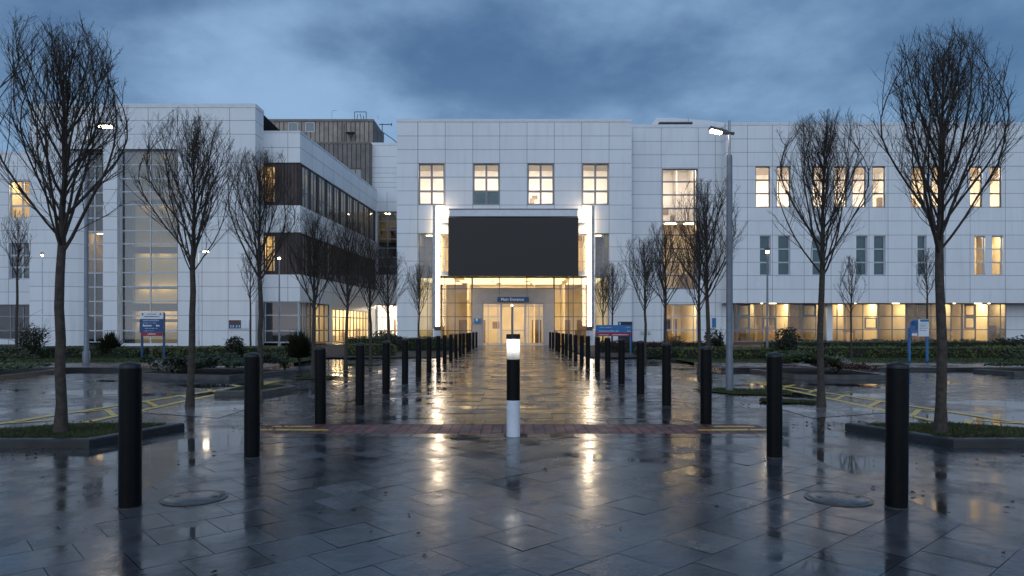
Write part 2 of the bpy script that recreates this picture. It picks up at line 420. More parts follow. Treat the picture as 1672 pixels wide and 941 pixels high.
def clip_poly(poly, x0, x1, y0, y1):
    def cl(p, ax, lim, sgn):
        out = []
        for i in range(len(p)):
            a, b = p[i], p[(i + 1) % len(p)]; da, db = sgn * (a[ax] - lim), sgn * (b[ax] - lim)
            if da >= 0: out.append(a)
            if da * db < 0:
                t = da / (da - db); out.append((a[0] + t * (b[0] - a[0]), a[1] + t * (b[1] - a[1])))
        return out
    for ax, lim, sg in ((0, x0, 1), (0, x1, -1), (1, y0, 1), (1, y1, -1)):
        poly = cl(poly, ax, lim, sg)
        if len(poly) < 3: return None
    return poly
rng = random.Random(5)
def slab_field(mb, cx, cy, ang, lx, ly, x0, x1, y0, y1, gap=.008, tilt=.0035, zb=.010, off=.5):
    ca, sa = math.cos(ang), math.sin(ang); n = int(60 / min(lx, ly))
    rad = math.hypot(x1 - x0, y1 - y0) / 2 + 2; mx, my = (x0 + x1) / 2, (y0 + y1) / 2
    for j in range(-n, n):
        for i in range(-n, n):
            u0 = i * lx + (off * lx if j % 2 else 0); v0 = j * ly
            q = [(u0 + gap / 2, v0 + gap / 2), (u0 + lx - gap / 2, v0 + gap / 2), (u0 + lx - gap / 2, v0 + ly - gap / 2), (u0 + gap / 2, v0 + ly - gap / 2)]
            w = [(cx + ca * a - sa * b, cy + sa * a + ca * b) for a, b in q]
            mxx = sum(p[0] for p in w) / 4; myy = sum(p[1] for p in w) / 4
            if abs(mxx - mx) > (x1 - x0) / 2 + lx or abs(myy - my) > (y1 - y0) / 2 + lx: continue
            w = clip_poly(w, x0, x1, y0, y1)
            if not w: continue
            tx, ty = rng.gauss(0, tilt), rng.gauss(0, tilt)
            mb.poly([(x, y, max(.0065, zb + (x - mxx) * tx + (y - myy) * ty)) for x, y in w])
WX = 3.12
j = MB(); j.quad((-WX, -6, .004), (WX, -6, .004), (WX, 54.2, .004), (-WX, 54.2, .004)); tag(j.build('path_bed', 'joint_dark'), kind='structure')
s = MB()
slab_field(s, 0, 3, R(42), .40, .40, -WX, WX, -5, 8.42, gap=.0045, tilt=.0036)
tag(s.build('path', 'wet_slab'), kind='structure'); s = MB()
slab_field(s, 0, 0, R(0), 1.2, .6, -WX, WX, 10.02, 54.2, tilt=.0048)
tag(s.build('path', 'wet_slab_rough'), kind='structure')
b = MB()
for y0, y1, sx in ((8.43, 8.72, .3), (9.58, 10.0, .3)):
    x = -3.3
    while x < 3.3:
        t = rng.gauss(0, .003); b.quad((x, y0, .011), (x + .28, y0, .011 + t * .3), (x + .28, y1, .011 + t * .3), (x, y1, .011)); x += .29
tag(b.build('path_border', 'wet_border'), kind='structure')
b = MB(); b.quad((-3.42, 8.73, .009), (3.42, 8.73, .009), (3.42, 9.57, .009), (-3.42, 9.57, .009)); tag(b.build('brick_path', 'brick_paving'), kind='structure')
b = MB()
for sg in (-1, 1):
    b.quad((sg * 3.38, 9.0, .0135), (sg * 2.45, 8.96, .0135), (sg * 2.45, 9.09, .0135), (sg * 3.38, 9.13, .0135))
    b.quad((sg * 3.3, 9.3, .0135), (sg * 2.75, 9.3, .0135), (sg * 2.75, 9.4, .0135), (sg * 3.3, 9.4, .0135))
tag(b.build('path_marking', 'yellow_paint'), kind='structure')
b = MB()
b.poly([(-6.05, 11.0, .005), (-4.45, 10.3, .005), (-4.45, 11.9, .005), (-5.9, 12.6, .005)])
b.poly([(4.5, 10.3, .005), (6.15, 11.0, .005), (6.0, 12.6, .005), (4.5, 11.9, .005)])
for sg in (-1, 1):
    b.poly([(sg * 3.13, 12, .005), (sg * 4.1, 13.5, .005), (sg * 4.1, 40, .005), (sg * 3.13, 40, .005)])
tag(b.build('footpath', 'wet_concrete'), kind='structure')
# hatched road markings on both sides
def stripe(mb, a, c, w, z=.006):
    dx, dy = c[0] - a[0], c[1] - a[1]; L = math.hypot(dx, dy); nx, ny = -dy / L * w / 2, dx / L * w / 2
    mb.quad((a[0] + nx, a[1] + ny, z), (c[0] + nx, c[1] + ny, z), (c[0] - nx, c[1] - ny, z), (a[0] - nx, a[1] - ny, z))
for sg in (-1, 1):
    b = MB(); inn = lambda y: 6.1 + (9 - min(y, 9)) * .1; out = lambda y: 7.55 - (y - 8) * .155
    stripe(b, (sg * out(5), 5), (sg * out(18), 18), .14); stripe(b, (sg * 6.25, 5), (sg * 6.0, 18), .14)
    for k in range(10):
        y = 5.6 + k * 1.25
        stripe(b, (sg * 6.2, y), (sg * 6.75, y + .75), .09, .0064 + .0004 * (k % 2)); stripe(b, (sg * 6.75, y + .75), (sg * (out(y + .3) - .02), y + .35), .09, .0072)
    tag(b.build('road_marking', 'yellow_paint'), kind='structure')
b = MB()
for x0, x1, y in ((-26, -15, 16.5), (-24, -14, 19.6), (15, 27, 16.8), (14.5, 26, 19.5)):
    stripe(b, (x0, y), (x1, y - .3), .10)
tag(b.build('road_marking', 'yellow_paint'), kind='structure')

# kerbs, beds, verge and the red paved path in front of the hedges
def kerbed(name, pts, h, label, cat, fill='soil', kerb='kerb_dark', w=.13, grass=0, group=None):
    """a raised bed: kerb ring > soil sheet"""
    cx = sum(p[0] for p in pts) / len(pts); cy = sum(p[1] for p in pts) / len(pts)
    t = thing(name, label, cat, (cx, cy, 0), group=group)
    loc = [(x - cx, y - cy) for x, y in pts]; k = MB(); n = len(loc)
    def inset(d):
        out = []
        for i in range(n):
            p0, p1, p2 = loc[i - 1], loc[i], loc[(i + 1) % n]
            e1 = (p1[0] - p0[0], p1[1] - p0[1]); e2 = (p2[0] - p1[0], p2[1] - p1[1]); l1, l2 = math.hypot(*e1), math.hypot(*e2)
            n1 = (-e1[1] / l1, e1[0] / l1); n2 = (-e2[1] / l2, e2[0] / l2); q = 1 + n1[0] * n2[0] + n1[1] * n2[1]
            out.append((p1[0] + d * (n1[0] + n2[0]) / q, p1[1] + d * (n1[1] + n2[1]) / q))
        return out
    area = sum(loc[i - 1][0] * loc[i][1] - loc[i][0] * loc[i - 1][1] for i in range(n))
    if area < 0: loc.reverse()
    ins = inset(w); top = inset(.015)
    for i in range(n):
        j = (i + 1) % n
        k.quad((*loc[i], 0), (*loc[j], 0), (*loc[j], h - .015), (*loc[i], h - .015)); k.quad((*loc[i], h - .015), (*loc[j], h - .015), (*top[j], h), (*top[i], h))
        k.quad((*top[i], h), (*top[j], h), (*ins[j], h), (*ins[i], h)); k.quad((*ins[i], h), (*ins[j], h), (*ins[j], h - .06), (*ins[i], h - .06))
    k.build('kerb', kerb, t)
    so = MB(); so.poly([(*p, h - .025) for p in ins]); so.build('soil' if fill == 'soil' else 'turf', fill, t)
    return t, ins, (cx, cy)

def in_poly(x, y, p):
    c = False
    for i in range(len(p)):
        (x1, y1), (x2, y2) = p[i - 1], p[i]
        if (y1 > y) != (y2 > y) and x < (x2 - x1) * (y - y1) / (y2 - y1) + x1: c = not c
    return c
def blades(name, poly, z, n, h, mat, parent=None, seed=1, kind=None, wid=.012):
    r = random.Random(seed); xs = [p[0] for p in poly]; ys = [p[1] for p in poly]; mb = MB(); k = 0
    while k < n:
        x, y = r.uniform(min(xs), max(xs)), r.uniform(min(ys), max(ys))
        if not in_poly(x, y, poly): continue
        k += 1; a = r.uniform(0, 6.28); hh = h * r.uniform(.4, 1.1); lx, ly = r.gauss(0, .4) * hh, r.gauss(0, .4) * hh
        dx, dy = wid * math.cos(a), wid * math.sin(a); i = len(mb.v)
        mb.v += [(x - dx, y - dy, z), (x + dx, y + dy, z), (x + lx, y + ly, z + hh)]; mb.f.append((i, i + 1, i + 2)); mb.m.append(0)
    o = mb.build(name, mat, parent)
    if kind: o['kind'] = kind
    return o
def litter(mb, r, x, y, z, s):
    a = r.uniform(0, 6.28); ca, sa = math.cos(a) * s, math.sin(a) * s; t = r.uniform(-.012, .02)
    mb.quad((x + ca, y + sa, z), (x - sa * .6, y + ca * .6, z + t + .006), (x - ca, y - sa, z + .002), (x + sa * .6, y - ca * .6, z + r.uniform(0, .012)))

LP = [(-6.55, 7.73), (-4.80, 7.73), (-4.38, 9.1), (-5.75, 9.15), (-6.65, 8.45)]
RP = [(5.0, 7.75), (6.6, 7.75), (6.75, 8.45), (5.9, 9.15), (4.42, 9.1)]
for pts, lab, sd in ((LP, 'low dark kerbed grass planter round the big tree at the left front', 3), (RP, 'low dark kerbed grass planter round the big tree at the right front', 4)):
    t, ins, c = kerbed('tree_planter', pts, .10, lab, 'planter', 'turf', group='kerbed grass planters under the front trees')
    o = blades('grass', ins, .074, 11000, .06, 'grass_leaf', t, sd, 'stuff')
P3 = [(-5.95, 13.6), (-5.05, 13.75), (-4.75, 15.0), (-5.2, 15.3), (-6.0, 15.0)]
t, ins, c = kerbed('tree_planter', P3, .10, 'small kerbed grass planter beside the second bollard of the left row', 'planter', 'turf', 'kerb_stone', .12)
blades('grass', ins, .072, 4000, .045, 'grass_leaf', t, 9, 'stuff')
# loose grass patches at ground level
gp = [[(4.5, 13.9), (5.6, 13.7), (5.9, 14.6), (4.6, 15.2), (3.9, 14.9)], [(-5.7, 17.9), (-4.9, 17.8), (-4.8, 18.9), (-5.8, 19)], [(4.5, 12.5), (5.3, 12.0), (5.5, 12.4), (4.7, 12.9)]]
for k, p in enumerate(gp):
    q = MB(); q.poly([(x, y, .02) for x, y in p]); o = q.build('verge', 'turf'); tag(o, kind='structure'); blades('grass', p, .02, 2500, .04, 'grass_leaf', o, 20 + k, 'stuff')
for sg, x0, x1 in ((-1, 8.0, 60), (1, 6.6, 60)):
    q = MB(); q.quad((sg * x0, 24.9, .10), (sg * x1, 24.9, .10), (sg * x1, 28.6, .11), (sg * x0, 28.6, .11)); q.quad((sg * x0, 24.9, 0), (sg * x1, 24.9, 0), (sg * x1, 24.9, .1), (sg * x0, 24.9, .1)); o = q.build('verge', 'turf'); tag(o, kind='structure')
    p = [(sg * x0, 24.95), (sg * 26, 24.95), (sg * 26, 28), (sg * x0, 28)]
    blades('grass', p, .10, 9000, .07, 'grass_leaf', o, 40 + sg, 'stuff', .02)
    q = MB(); q.box(min(sg * x0, sg * x1), max(sg * x0, sg * x1), 21.7, 24.88, .0, .09); tag(q.build('paved_path', 'wet_red_paving'), kind='structure')
    q = MB(); q.box(min(sg * (x0 + .05), sg * x1), max(sg * (x0 + .05), sg * x1), 21.5, 21.69, 0, .12); tag(q.build('kerb', 'kerb_dark'), kind='structure')
# planting soil strip along the building
for x0, x1, y0 in ((-60, -3.4, 30.5), (3.4, 60, 30.5)):
    q = MB(); q.quad((x0, y0, .05), (x1, y0, .05), (x1, 54, .06), (x0, 54, .06)); tag(q.build('planting_soil', 'soil'), kind='structure')

# ------------------------------------------------------------------ plants
def leaf_shell(mb, r, n, cx, cy, cz, rx, ry, rz, size, boxy=0., up=.25):
    """leaf-sized faces through the outer volume of an ellipsoid (boxy>0: a clipped block)"""
    for _ in range(n):
        while True:
            x, y, z = r.gauss(0, 1), r.gauss(0, 1), r.gauss(0, 1); L = math.sqrt(x * x + y * y + z * z)
            if L > .1: break
        x, y, z = x / L, y / L, z / L
        if boxy:
            m = max(abs(x), abs(y), abs(z)); k = (1 - boxy) + boxy / m
            x, y, z = x * k, y * k, z * k
        t = r.uniform(.78, 1.04) + (r.random() < .06) * .12
        px, py, pz = cx + x * rx * t, cy + y * ry * t, cz + z * rz * t
        if pz < .03: continue
        nx, ny, nz = x + r.gauss(0, .6), y + r.gauss(0, .6), z + up + r.gauss(0, .6)
        leaf_quad(mb, r, px, py, pz, nx, ny, nz, size * r.uniform(.6, 1.3))
def leaf_quad(mb, r, px, py, pz, nx, ny, nz, s):
    L = math.sqrt(nx * nx + ny * ny + nz * nz) + 1e-6; nx, ny, nz = nx / L, ny / L, nz / L
    ax, ay, az = (0, 0, 1) if abs(nz) < .8 else (1, 0, 0)
    ux, uy, uz = ay * nz - az * ny, az * nx - ax * nz, ax * ny - ay * nx; L = math.sqrt(ux * ux + uy * uy + uz * uz); ux, uy, uz = ux / L, uy / L, uz / L
    vx, vy, vz = ny * uz - nz * uy, nz * ux - nx * uz, nx * uy - ny * ux
    a = r.uniform(0, 6.28); c, q = math.cos(a), math.sin(a)
    ux, uy, uz, vx, vy, vz = c * ux + q * vx, c * uy + q * vy, c * uz + q * vz, c * vx - q * ux, c * vy - q * uy, c * vz - q * uz
    w = s * .5; h = s
    mb.quad((px - ux * h, py - uy * h, pz - uz * h), (px + vx * w, py + vy * w, pz + vz * w), (px + ux * h, py + uy * h, pz + uz * h), (px - vx * w, py - vy * w, pz - vz * w))
def hedge(x0, x1, y, h, wy, label, mat='hedge_leaf', size=.055, dens=430, seed=1, group='clipped hedges along the building', base=.08, name='hedge'):
    r = random.Random(seed); t = thing(name, label, 'hedge', ((x0 + x1) / 2, y, 0), group=group); mb = MB(); L = x1 - x0; k = max(1, int(L / .7)); cx = (x0 + x1) / 2
    core = MB()
    for i in range(k):
        xx = x0 + (i + .5) * L / k - cx; hh = h * r.uniform(.9, 1.06); w2 = wy / 2 * r.uniform(.9, 1.08); dy = r.uniform(-.06, .06)
        leaf_shell(mb, r, int(dens * L / k * (h + wy)), xx, dy, base + hh / 2, L / k * .62, w2, hh / 2, size, .75)
    core.box(-L / 2 + .05, L / 2 - .05, -wy / 2 * .8, wy / 2 * .8, 0.02, base + h * .84); core.build('branches', 'hedge_core', t)
    mb.build('foliage', mat, t); return t
def shrub(x, y, h, w, label, mat='shrub_leaf', n=700, size=.06, seed=1, spiky=False, twiggy=0, base=.08, name='shrub', group=None, cat='shrub'):
    r = random.Random(seed); t = thing(name, label, cat, (x, y, 0), group=group); mb = MB(); st = MB()
    for i in range(9):
        a = r.uniform(0, 6.28); l = r.uniform(.5, .95); e = (math.cos(a) * w * .4 * l, math.sin(a) * w * .4 * l, base + h * l * r.uniform(.7, 1))
        st.tube([(0, 0, 0), (e[0] * .4, e[1] * .4, e[2] * .5), e], [.02, .014, .005], 5)
        for q in range(twiggy):
            f = r.uniform(.35, 1); b = tuple(c * f for c in e); d = (r.gauss(0, .3) * w, r.gauss(0, .3) * w, r.uniform(.12, .4) * h)
            st.tube([b, (b[0] + d[0] * .5, b[1] + d[1] * .5, b[2] + d[2] * .6), (b[0] + d[0], b[1] + d[1], b[2] + d[2])], [.008, .006, .004], 3)
    if spiky:
        for i in range(n):
            a = r.uniform(0, 6.28); el = r.uniform(.15, 1.45); l = r.uniform(.45, 1) * h * (.62 + .38 * math.sin(el)); ca, sa = math.cos(a), math.sin(a)
            ex, ey, ez = ca * math.cos(el) * l * w / h * 1.0, sa * math.cos(el) * l * w / h, base + h * .15 + math.sin(el) * l * .85
            f = r.uniform(.2, .55); bx, by, bz = ex * f, ey * f, base + h * .12 + (ez - base - h * .12) * f; wd = size * .28
            mb.quad((bx, by, bz), ((bx + ex) / 2 - sa * wd, (by + ey) / 2 + ca * wd, (bz + ez) / 2 + .02), (ex, ey, ez), ((bx + ex) / 2 + sa * wd, (by + ey) / 2 - ca * wd, (bz + ez) / 2))
    else:
        m = max(5, int(8))
        for i in range(m):
            a = r.uniform(0, 6.28); q = r.uniform(0, .32) * w; zz = base + h * r.uniform(.28, .72); rr = r.uniform(.22, .36) * w
            leaf_shell(mb, r, n // m, math.cos(a) * q, math.sin(a) * q, zz, rr, rr, min(rr * 1.1, h * .3), size)
    st.build('stem', 'twig', t); mb.build('foliage', mat, t); return t
def ground_cover(pts, z, n, h, mat, parent, seed, size=.07, name='ground_cover'):
    r = random.Random(seed); xs = [p[0] for p in pts]; ys = [p[1] for p in pts]; mb = MB(); k = 0
    hills = [(r.uniform(min(xs), max(xs)), r.uniform(min(ys), max(ys)), r.uniform(.35, .8), r.uniform(.6, 1)) for _ in range(26)]
    while k < n:
        x, y = r.uniform(min(xs), max(xs)), r.uniform(min(ys), max(ys))
        if not in_poly(x, y, pts): continue
        k += 1
        hh = max([0.25] + [q * max(0, 1 - ((x - a) ** 2 + (y - b) ** 2) / (c * c)) ** .5 for a, b, c, q in hills]) * h
        leaf_quad(mb, r, x, y, z + hh * r.uniform(.7, 1.03), r.gauss(0, .6), -.3 + r.gauss(0, .6), 1 + r.gauss(0, .3), size * r.uniform(.6, 1.3))
    o = mb.build(name, mat, parent); o['kind'] = 'stuff'; return o

hedge(-34, -15.5, 28.7, .52, 1.1, 'long low clipped hedge in front of the far left wing', 'dark_leaf', seed=1)
hedge(-15.3, -8.2, 29.3, .50, 1.0, 'clipped green hedge behind the blue and white sign', seed=2)
hedge(-8.0, -5.7, 33.0, .56, .9, 'short bright hedge lit beside the slim left street lamp', seed=3)
hedge(-9.8, -3.4, 40.0, .8, 1.0, 'dark green hedge under the lit ground floor windows at left', 'dark_leaf', seed=4)
hedge(6.9, 10.8, 27.8, .50, .9, 'short clipped hedge behind the thick right lamp post', seed=5)
hedge(12.0, 34, 29.0, .52, 1.1, 'long clipped hedge in front of the right wing', seed=6)
hedge(12.0, 36, 32.5, .72, .9, 'taller dark hedge row behind the long clipped one at right', 'dark_leaf', seed=7)
hedge(7.4, 11.6, 38, .55, .9, 'reddish low hedge under the tall glazed strip', 'red_leaf', seed=8)
hedge(4.6, 7.2, 37, .6, .9, 'low reddish hedge beneath the blue and red direction sign', 'red_leaf', seed=9)
hedge(5.6, 9.0, 31, .42, .9, 'low hedge beside the right path edge', 'dark_leaf', seed=10)

def bed(pts, label, seed, mat, n, h, kerb='kerb_stone'):
    t, ins, c = kerbed('planting_bed', pts, .12, label, 'planting bed', 'soil', kerb, .14, group='kerbed planting beds')
    return t, ins, c
t, ins, c = bed([(-24, 15.5), (-13.4, 17.8), (-13.8, 20.9), (-25, 22)], 'kerbed bed of dark ground cover at the far left edge', 1, 'dark_leaf', 5000, .5)
ground_cover(ins, .1, 15000, .75, 'dark_leaf', t, 1, .06)
t, ins, c = bed([(-10.6, 19.0), (-7.45, 17.9), (-6.5, 20.4), (-10.4, 21.4)], 'kerbed bed of grey green shrubs behind the second left tree', 2, 'grey_leaf', 5000, .5)
ground_cover([(x, y) for x, y in ins if True], .1, 9000, .55, 'grey_leaf', t, 2, .055)
t, ins, c = bed([(7.2, 20.8), (7.5, 18.2), (9.95, 18.0), (10.1, 20.9)], 'kerbed bed of mixed low shrubs behind the second right tree', 3, 'grey_leaf', 5000, .5)
ground_cover([(-1.3, -1.2), (.1, -1.3), (.1, 1.2), (-1.3, 1.2)], .1, 5000, .6, 'dark_leaf', t, 3, .055)
ground_cover([(.1, -1.2), (1.2, -1.2), (1.2, 1.2), (.1, 1.2)], .1, 2500, .3, 'red_leaf', t, 5, .05)
t, ins, c = bed([(14.0, 20.8), (14.3, 19.5), (26, 16.5), (27, 22)], 'kerbed bed of dark clipped shrubs at the right edge', 4, 'dark_leaf', 5000, .5)
ground_cover(ins, .1, 15000, .8, 'dark_leaf', t, 4, .06)
shrub(-9.6, 19.4, .5, 1.3, 'pale flowering cushion at the left end of the grey green bed', 'pale_leaf', 900, .05, 12, cat='shrub')
shrub(8.9, 18.9, .55, .9, 'silvery shrub in the bed behind the second right tree', 'pale_leaf', 350, .045, 13)
shrub(-19.3, 27.3, 1.65, 1.3, 'dark twiggy shrub with bare shoots left of the big left tree', 'shrub_leaf', 900, .06, 14, twiggy=12)
shrub(-16.9, 28.6, 1.25, .95, 'round dark spiky shrub before the tall left glazing', 'shrub_leaf', 900, .10, 15, spiky=True)
shrub(-11.6, 29.5 - 1.2, 1.1, 1.0, 'dark rounded shrub under the wall map board', 'shrub_leaf', 700, .06, 16, twiggy=5)
shrub(-7.7, 24.6, 1.35, .9, 'dark pointed shrub beside the slim left street lamp', 'shrub_leaf', 1000, .09, 17, spiky=True)
shrub(10.9, 28 - .6, 1.45, .95, 'dark conical shrub before the lit windows of the right wing', 'shrub_leaf', 900, .07, 18, twiggy=6)
shrub(8.55, 36, 1.0, .9, 'small twiggy shrub before the tall glazed strip', 'shrub_leaf', 250, .05, 19, twiggy=12)
shrub(8.6, 29, 1.25, 1.15, 'bushy dark shrub at the foot of the twin trees at right', 'shrub_leaf', 900, .07, 20, twiggy=5)
shrub(-6.6, 37.5, 1.0, 1.5, 'broad dark shrub between the middle trees of the left row', 'shrub_leaf', 700, .08, 21)
shrub(-7.9, 42.5, 1.3, 2.0, 'large dark shrub under the pale lit window at the courtyard end', 'shrub_leaf', 900, .08, 22)
shrub(22.2, 30.5, 1.0, 1.6, 'dark shrub below the right end of the lit glazing', 'shrub_leaf', 600, .07, 23)
shrub(-6.9, 20.6, .55, .35, 'little tufted plant beside the left plaza', 'dark_leaf', 200, .05, 24)

# ------------------------------------------------------------------ trees
def sweep(branches):
    """all branches -> one mesh builder (numpy, per point count and side count)"""
    V = []; Fc = []; base = 0; groups = {}
    for pts, rad, seg in branches: groups.setdefault((len(pts), seg), []).append((pts, rad))
    for (n, seg), L in groups.items():
        P = np.array([p for p, _ in L], float); Rr = np.array([q for _, q in L], float); B = len(L)
        T = np.empty_like(P); T[:, 1:-1] = P[:, 2:] - P[:, :-2]; T[:, 0] = P[:, 1] - P[:, 0]; T[:, -1] = P[:, -1] - P[:, -2]
        T /= np.linalg.norm(T, axis=2, keepdims=True) + 1e-9
        ref = np.zeros_like(T); ref[..., 0] = .92; ref[..., 1] = .39
        U = np.cross(T, ref); U /= np.linalg.norm(U, axis=2, keepdims=True) + 1e-9; W = np.cross(T, U)
        a = np.arange(seg) * 2 * math.pi / seg
        ring = P[:, :, None, :] + Rr[:, :, None, None] * (np.cos(a)[None, None, :, None] * U[:, :, None, :] + np.sin(a)[None, None, :, None] * W[:, :, None, :])
        V.append(ring.reshape(-1, 3)); idx = base + np.arange(B * n * seg).reshape(B, n, seg)
        A = idx[:, :-1, :]; Bq = np.roll(A, -1, 2); D = idx[:, 1:, :]; C = np.roll(D, -1, 2)
        Fc.append(np.stack([A, Bq, C, D], -1).reshape(-1, 4)); base += B * n * seg
    return np.concatenate(V), np.concatenate(Fc)
def np_mesh(name, V, Fq, mat, smooth=True):
    me = bpy.data.meshes.new(name); me.vertices.add(len(V)); me.vertices.foreach_set('co', V.astype(np.float32).ravel())
    me.loops.add(Fq.size); me.loops.foreach_set('vertex_index', Fq.astype(np.int32).ravel())
    me.polygons.add(len(Fq)); me.polygons.foreach_set('loop_start', np.arange(0, Fq.size, 4, dtype=np.int32)); me.polygons.foreach_set('loop_total', np.full(len(Fq), 4, np.int32))
    me.materials.append(MATS[mat]); me.update(calc_edges=True); me.validate()
    if smooth: me.shade_smooth()
    return me
def gen_tree(seed, H=5.1, clear=2.25, W=.80, r0=.062, thick=1.0, nl=24, sub=13, sub2=5, sub3=2, spread=35):
    r = random.Random(seed); crown = []; trunk = []
    def env(z):
        t = (z - clear) / (H - clear)
        if t < -.05 or t > 1.06: return 0
        return W * math.sqrt(max(.08, 1 - ((t - .50) / .58) ** 2)) + .02
    def grow(p, d, L, n, rad, up, wob, lvl, seg, taper=.28, check=True):
        pts = [p]; rr = [rad]; st = L / n; x, y, z = p; dx, dy, dz = d
        for i in range(n):
            dx += r.gauss(0, wob); dy += r.gauss(0, wob); dz += up + r.gauss(0, wob * .5)
            rr_ = math.hypot(x, y); lm = env(z + st) + .01
            if rr_ > .62 * lm and lvl == 0:
                k = (rr_ / lm - .62) * .8; dx -= k * x / rr_; dy -= k * y / rr_
            q = math.sqrt(dx * dx + dy * dy + dz * dz); dx, dy, dz = dx / q, dy / q, dz / q
            x += dx * st; y += dy * st; z += dz * st
            lim = env(z) * (1.0 + .10 * math.sin(3 * math.atan2(y, x) + seed))
            if check and math.hypot(x, y) > lim:
                if lvl > 0 and i > 0 and r.random() < .4: break
            if z > H * r.uniform(.97, 1.02): break
            pts.append((x, y, z)); rr.append(rad * (1 - (1 - taper) * (i + 1) / n))
        if len(pts) >= 2: return pts, rr
        return None
    # trunk up into the leader
    n = 12; pts = []; rr = []; ox = oy = 0
    for i in range(n + 1):
        z = H * .93 * i / n; ox += r.gauss(0, .012); oy += r.gauss(0, .012)
        pts.append((ox, oy, z)); rr.append(r0 * (1.35 if i == 0 else 1) * (1 - .25 * min(1, z / clear)) * (1 if z < clear else max(.10, 1 - .95 * (z - clear) / (H * .93 - clear))))
    lead = pts
    def at_trunk(z):
        f = z / (H * .93) * n; i = min(n - 1, int(f)); t = f - i; return tuple(pts[i][k] + t * (pts[i + 1][k] - pts[i][k]) for k in range(3))
    lo = [(p, q) for p, q in zip(pts, rr) if p[2] <= clear + .3]; trunk.append(([p for p, _ in lo], [q for _, q in lo], 10))
    hi = [(p, q) for p, q in zip(pts, rr) if p[2] >= clear - .2]; crown.append(([p for p, _ in hi], [q * .98 for _, q in hi], 7))
    limbs = []
    for i in range(nl):
        t = (i / nl) ** 1.25 * .78; z0 = clear + t * (H - clear) - .02; az = i * 2.4 + r.uniform(-.3, .3)
        a = R(spread * (1 - .62 * t) + r.uniform(-7, 7)); L = (H - z0) * r.uniform(.80, 1.12) * (1 - .15 * t)
        rad = r0 * (.30 - .14 * t) * r.uniform(.6, 1.25)
        b = grow(at_trunk(z0), (math.sin(a) * math.cos(az), math.sin(a) * math.sin(az), math.cos(a)), L, 11, rad, .075, .055, 0, 6, .14)
        if b: crown.append((b[0], b[1], 6)); limbs.append((b, L))
    limbs.append((([p for p, _ in hi], [q for _, q in hi]), (H - clear) * .55))
    def side(parent, L, cnt, lo, l0, l1, ang, rmin, rmax, seg, n, wob, up, lvl):
        pts, rr = parent; out = []
        for k in range(cnt):
            f = lo + (1 - lo) * (k + r.random()) / cnt; q = f * (len(pts) - 1); i = min(len(pts) - 2, int(q)); t = q - i
            p = tuple(pts[i][m] + t * (pts[i + 1][m] - pts[i][m]) for m in range(3)); pr = rr[i] + t * (rr[i + 1] - rr[i])
            d = [pts[i + 1][m] - pts[i][m] for m in range(3)]; q = math.sqrt(sum(c * c for c in d)) + 1e-9; d = [c / q for c in d]
            az = r.uniform(0, 6.28); e = (math.cos(az), math.sin(az), r.uniform(-.2, .3)); a = R(r.uniform(*ang))
            d2 = [d[m] * math.cos(a) + e[m] * math.sin(a) for m in range(3)]
            ll = L * r.uniform(l0, l1) * (1.05 - .55 * f)
            b = grow(p, d2, ll, n, min(pr * .75, rmax * thick) if pr * .75 > rmin * thick else rmin * thick, up, wob, lvl, seg, .4)
            if b: out.append((b, ll)); crown.append((b[0], b[1], seg))
        return out
    for b, L in limbs:
        s1 = side(b, L, sub, .10, .24, .50, (20, 44), .0028, .007, 4, 6, .09, .12, 1)
        for b1, L1 in s1:
            s2 = side(b1, L1, sub2, .12, .34, .70, (18, 46), .0020, .0036, 3, 4, .12, .11, 2)
            for b2, L2 in s2:
                side(b2, L2, sub3, .2, .35, .7, (25, 60), .0016, .0026, 3, 2, .15, .03, 3)
    return trunk, crown
TREES = {}
def tree_meshes(key, **kw):
    if key not in TREES:
        tr, cr = gen_tree(**kw); TREES[key] = (np_mesh('trunk', *sweep(tr), 'bark'), np_mesh('crown', *sweep(cr), 'twig'))
    return TREES[key]
def tree(x, y, key, label, s=1., sz=.985, rz=0., group='bare trees flanking the walkway', z=0, name='bare_tree', **kw):
    tm, cm = tree_meshes(key, **kw); t = thing(name, label, 'tree', (x, y, z), rz, group); t.scale = (s, s, sz)
    link('trunk', tm, t); link('crown', cm, t); return t
tree(-5.42, 8.2, 'a', 'tall bare tree in the kerbed grass planter at the left front', 1, .975, .4, z=.07, thick=.78, seed=11, nl=30, sub=12, sub2=6, sub3=2, W=.70)
tree(5.12, 8.2, 'b', 'tall bare tree in the kerbed grass planter at the right front', 1, .96, 1.1, z=.07, thick=.78, seed=23, nl=30, sub=12, sub2=6, sub3=2, W=.70)
tree(-5.57, 11.75, 'c', 'second bare tree from the camera in the left row, on the pale concrete pad', 1, 1.0, 2., seed=37, nl=29, W=.78, thick=.85, sub=12, sub2=5)
tree(5.31, 11.75, 'd', 'second bare tree from the camera in the right row, before the lit upper windows', 1, 1.0, .3, seed=41, nl=29, W=.78, thick=.85, sub=12, sub2=5)
tree(-5.45, 14.7, 'a', 'bare tree in the small planter just behind the second left bollard', 1.0, 1.03, 2.5)
FAR = dict(thick=1.35, nl=24, sub=10, sub2=4, sub3=2)
tree(-5.36, 18.4, 'e', 'bare tree in front of the dark corner of the left wing', .95, .90, .5, seed=53, W=.9, clear=2.0, **FAR)
tree(-5.37, 22.0, 'f', 'bare tree between the dark corner tree and the paired trees of the left row', 1.0, .96, 1.5, seed=59, W=.95, clear=2.05, **FAR)
tree(-5.28, 25.1, 'e', 'front one of the paired bare trees before the lit left ground floor', 1, .95, 2.7, **{})
tree(-5.22, 28.7, 'f', 'rear one of the paired bare trees before the lit left ground floor', 1, .93, 3.9)
tree(-5.28, 38.4, 'e', 'smallest looking bare tree of the left row, beside the left light column', .95, .98, 5.)
tree(4.85, 17.0, 'f', 'taller one of the twin bare trees left of the thick right lamp post', 1, 1.0, 4.4)
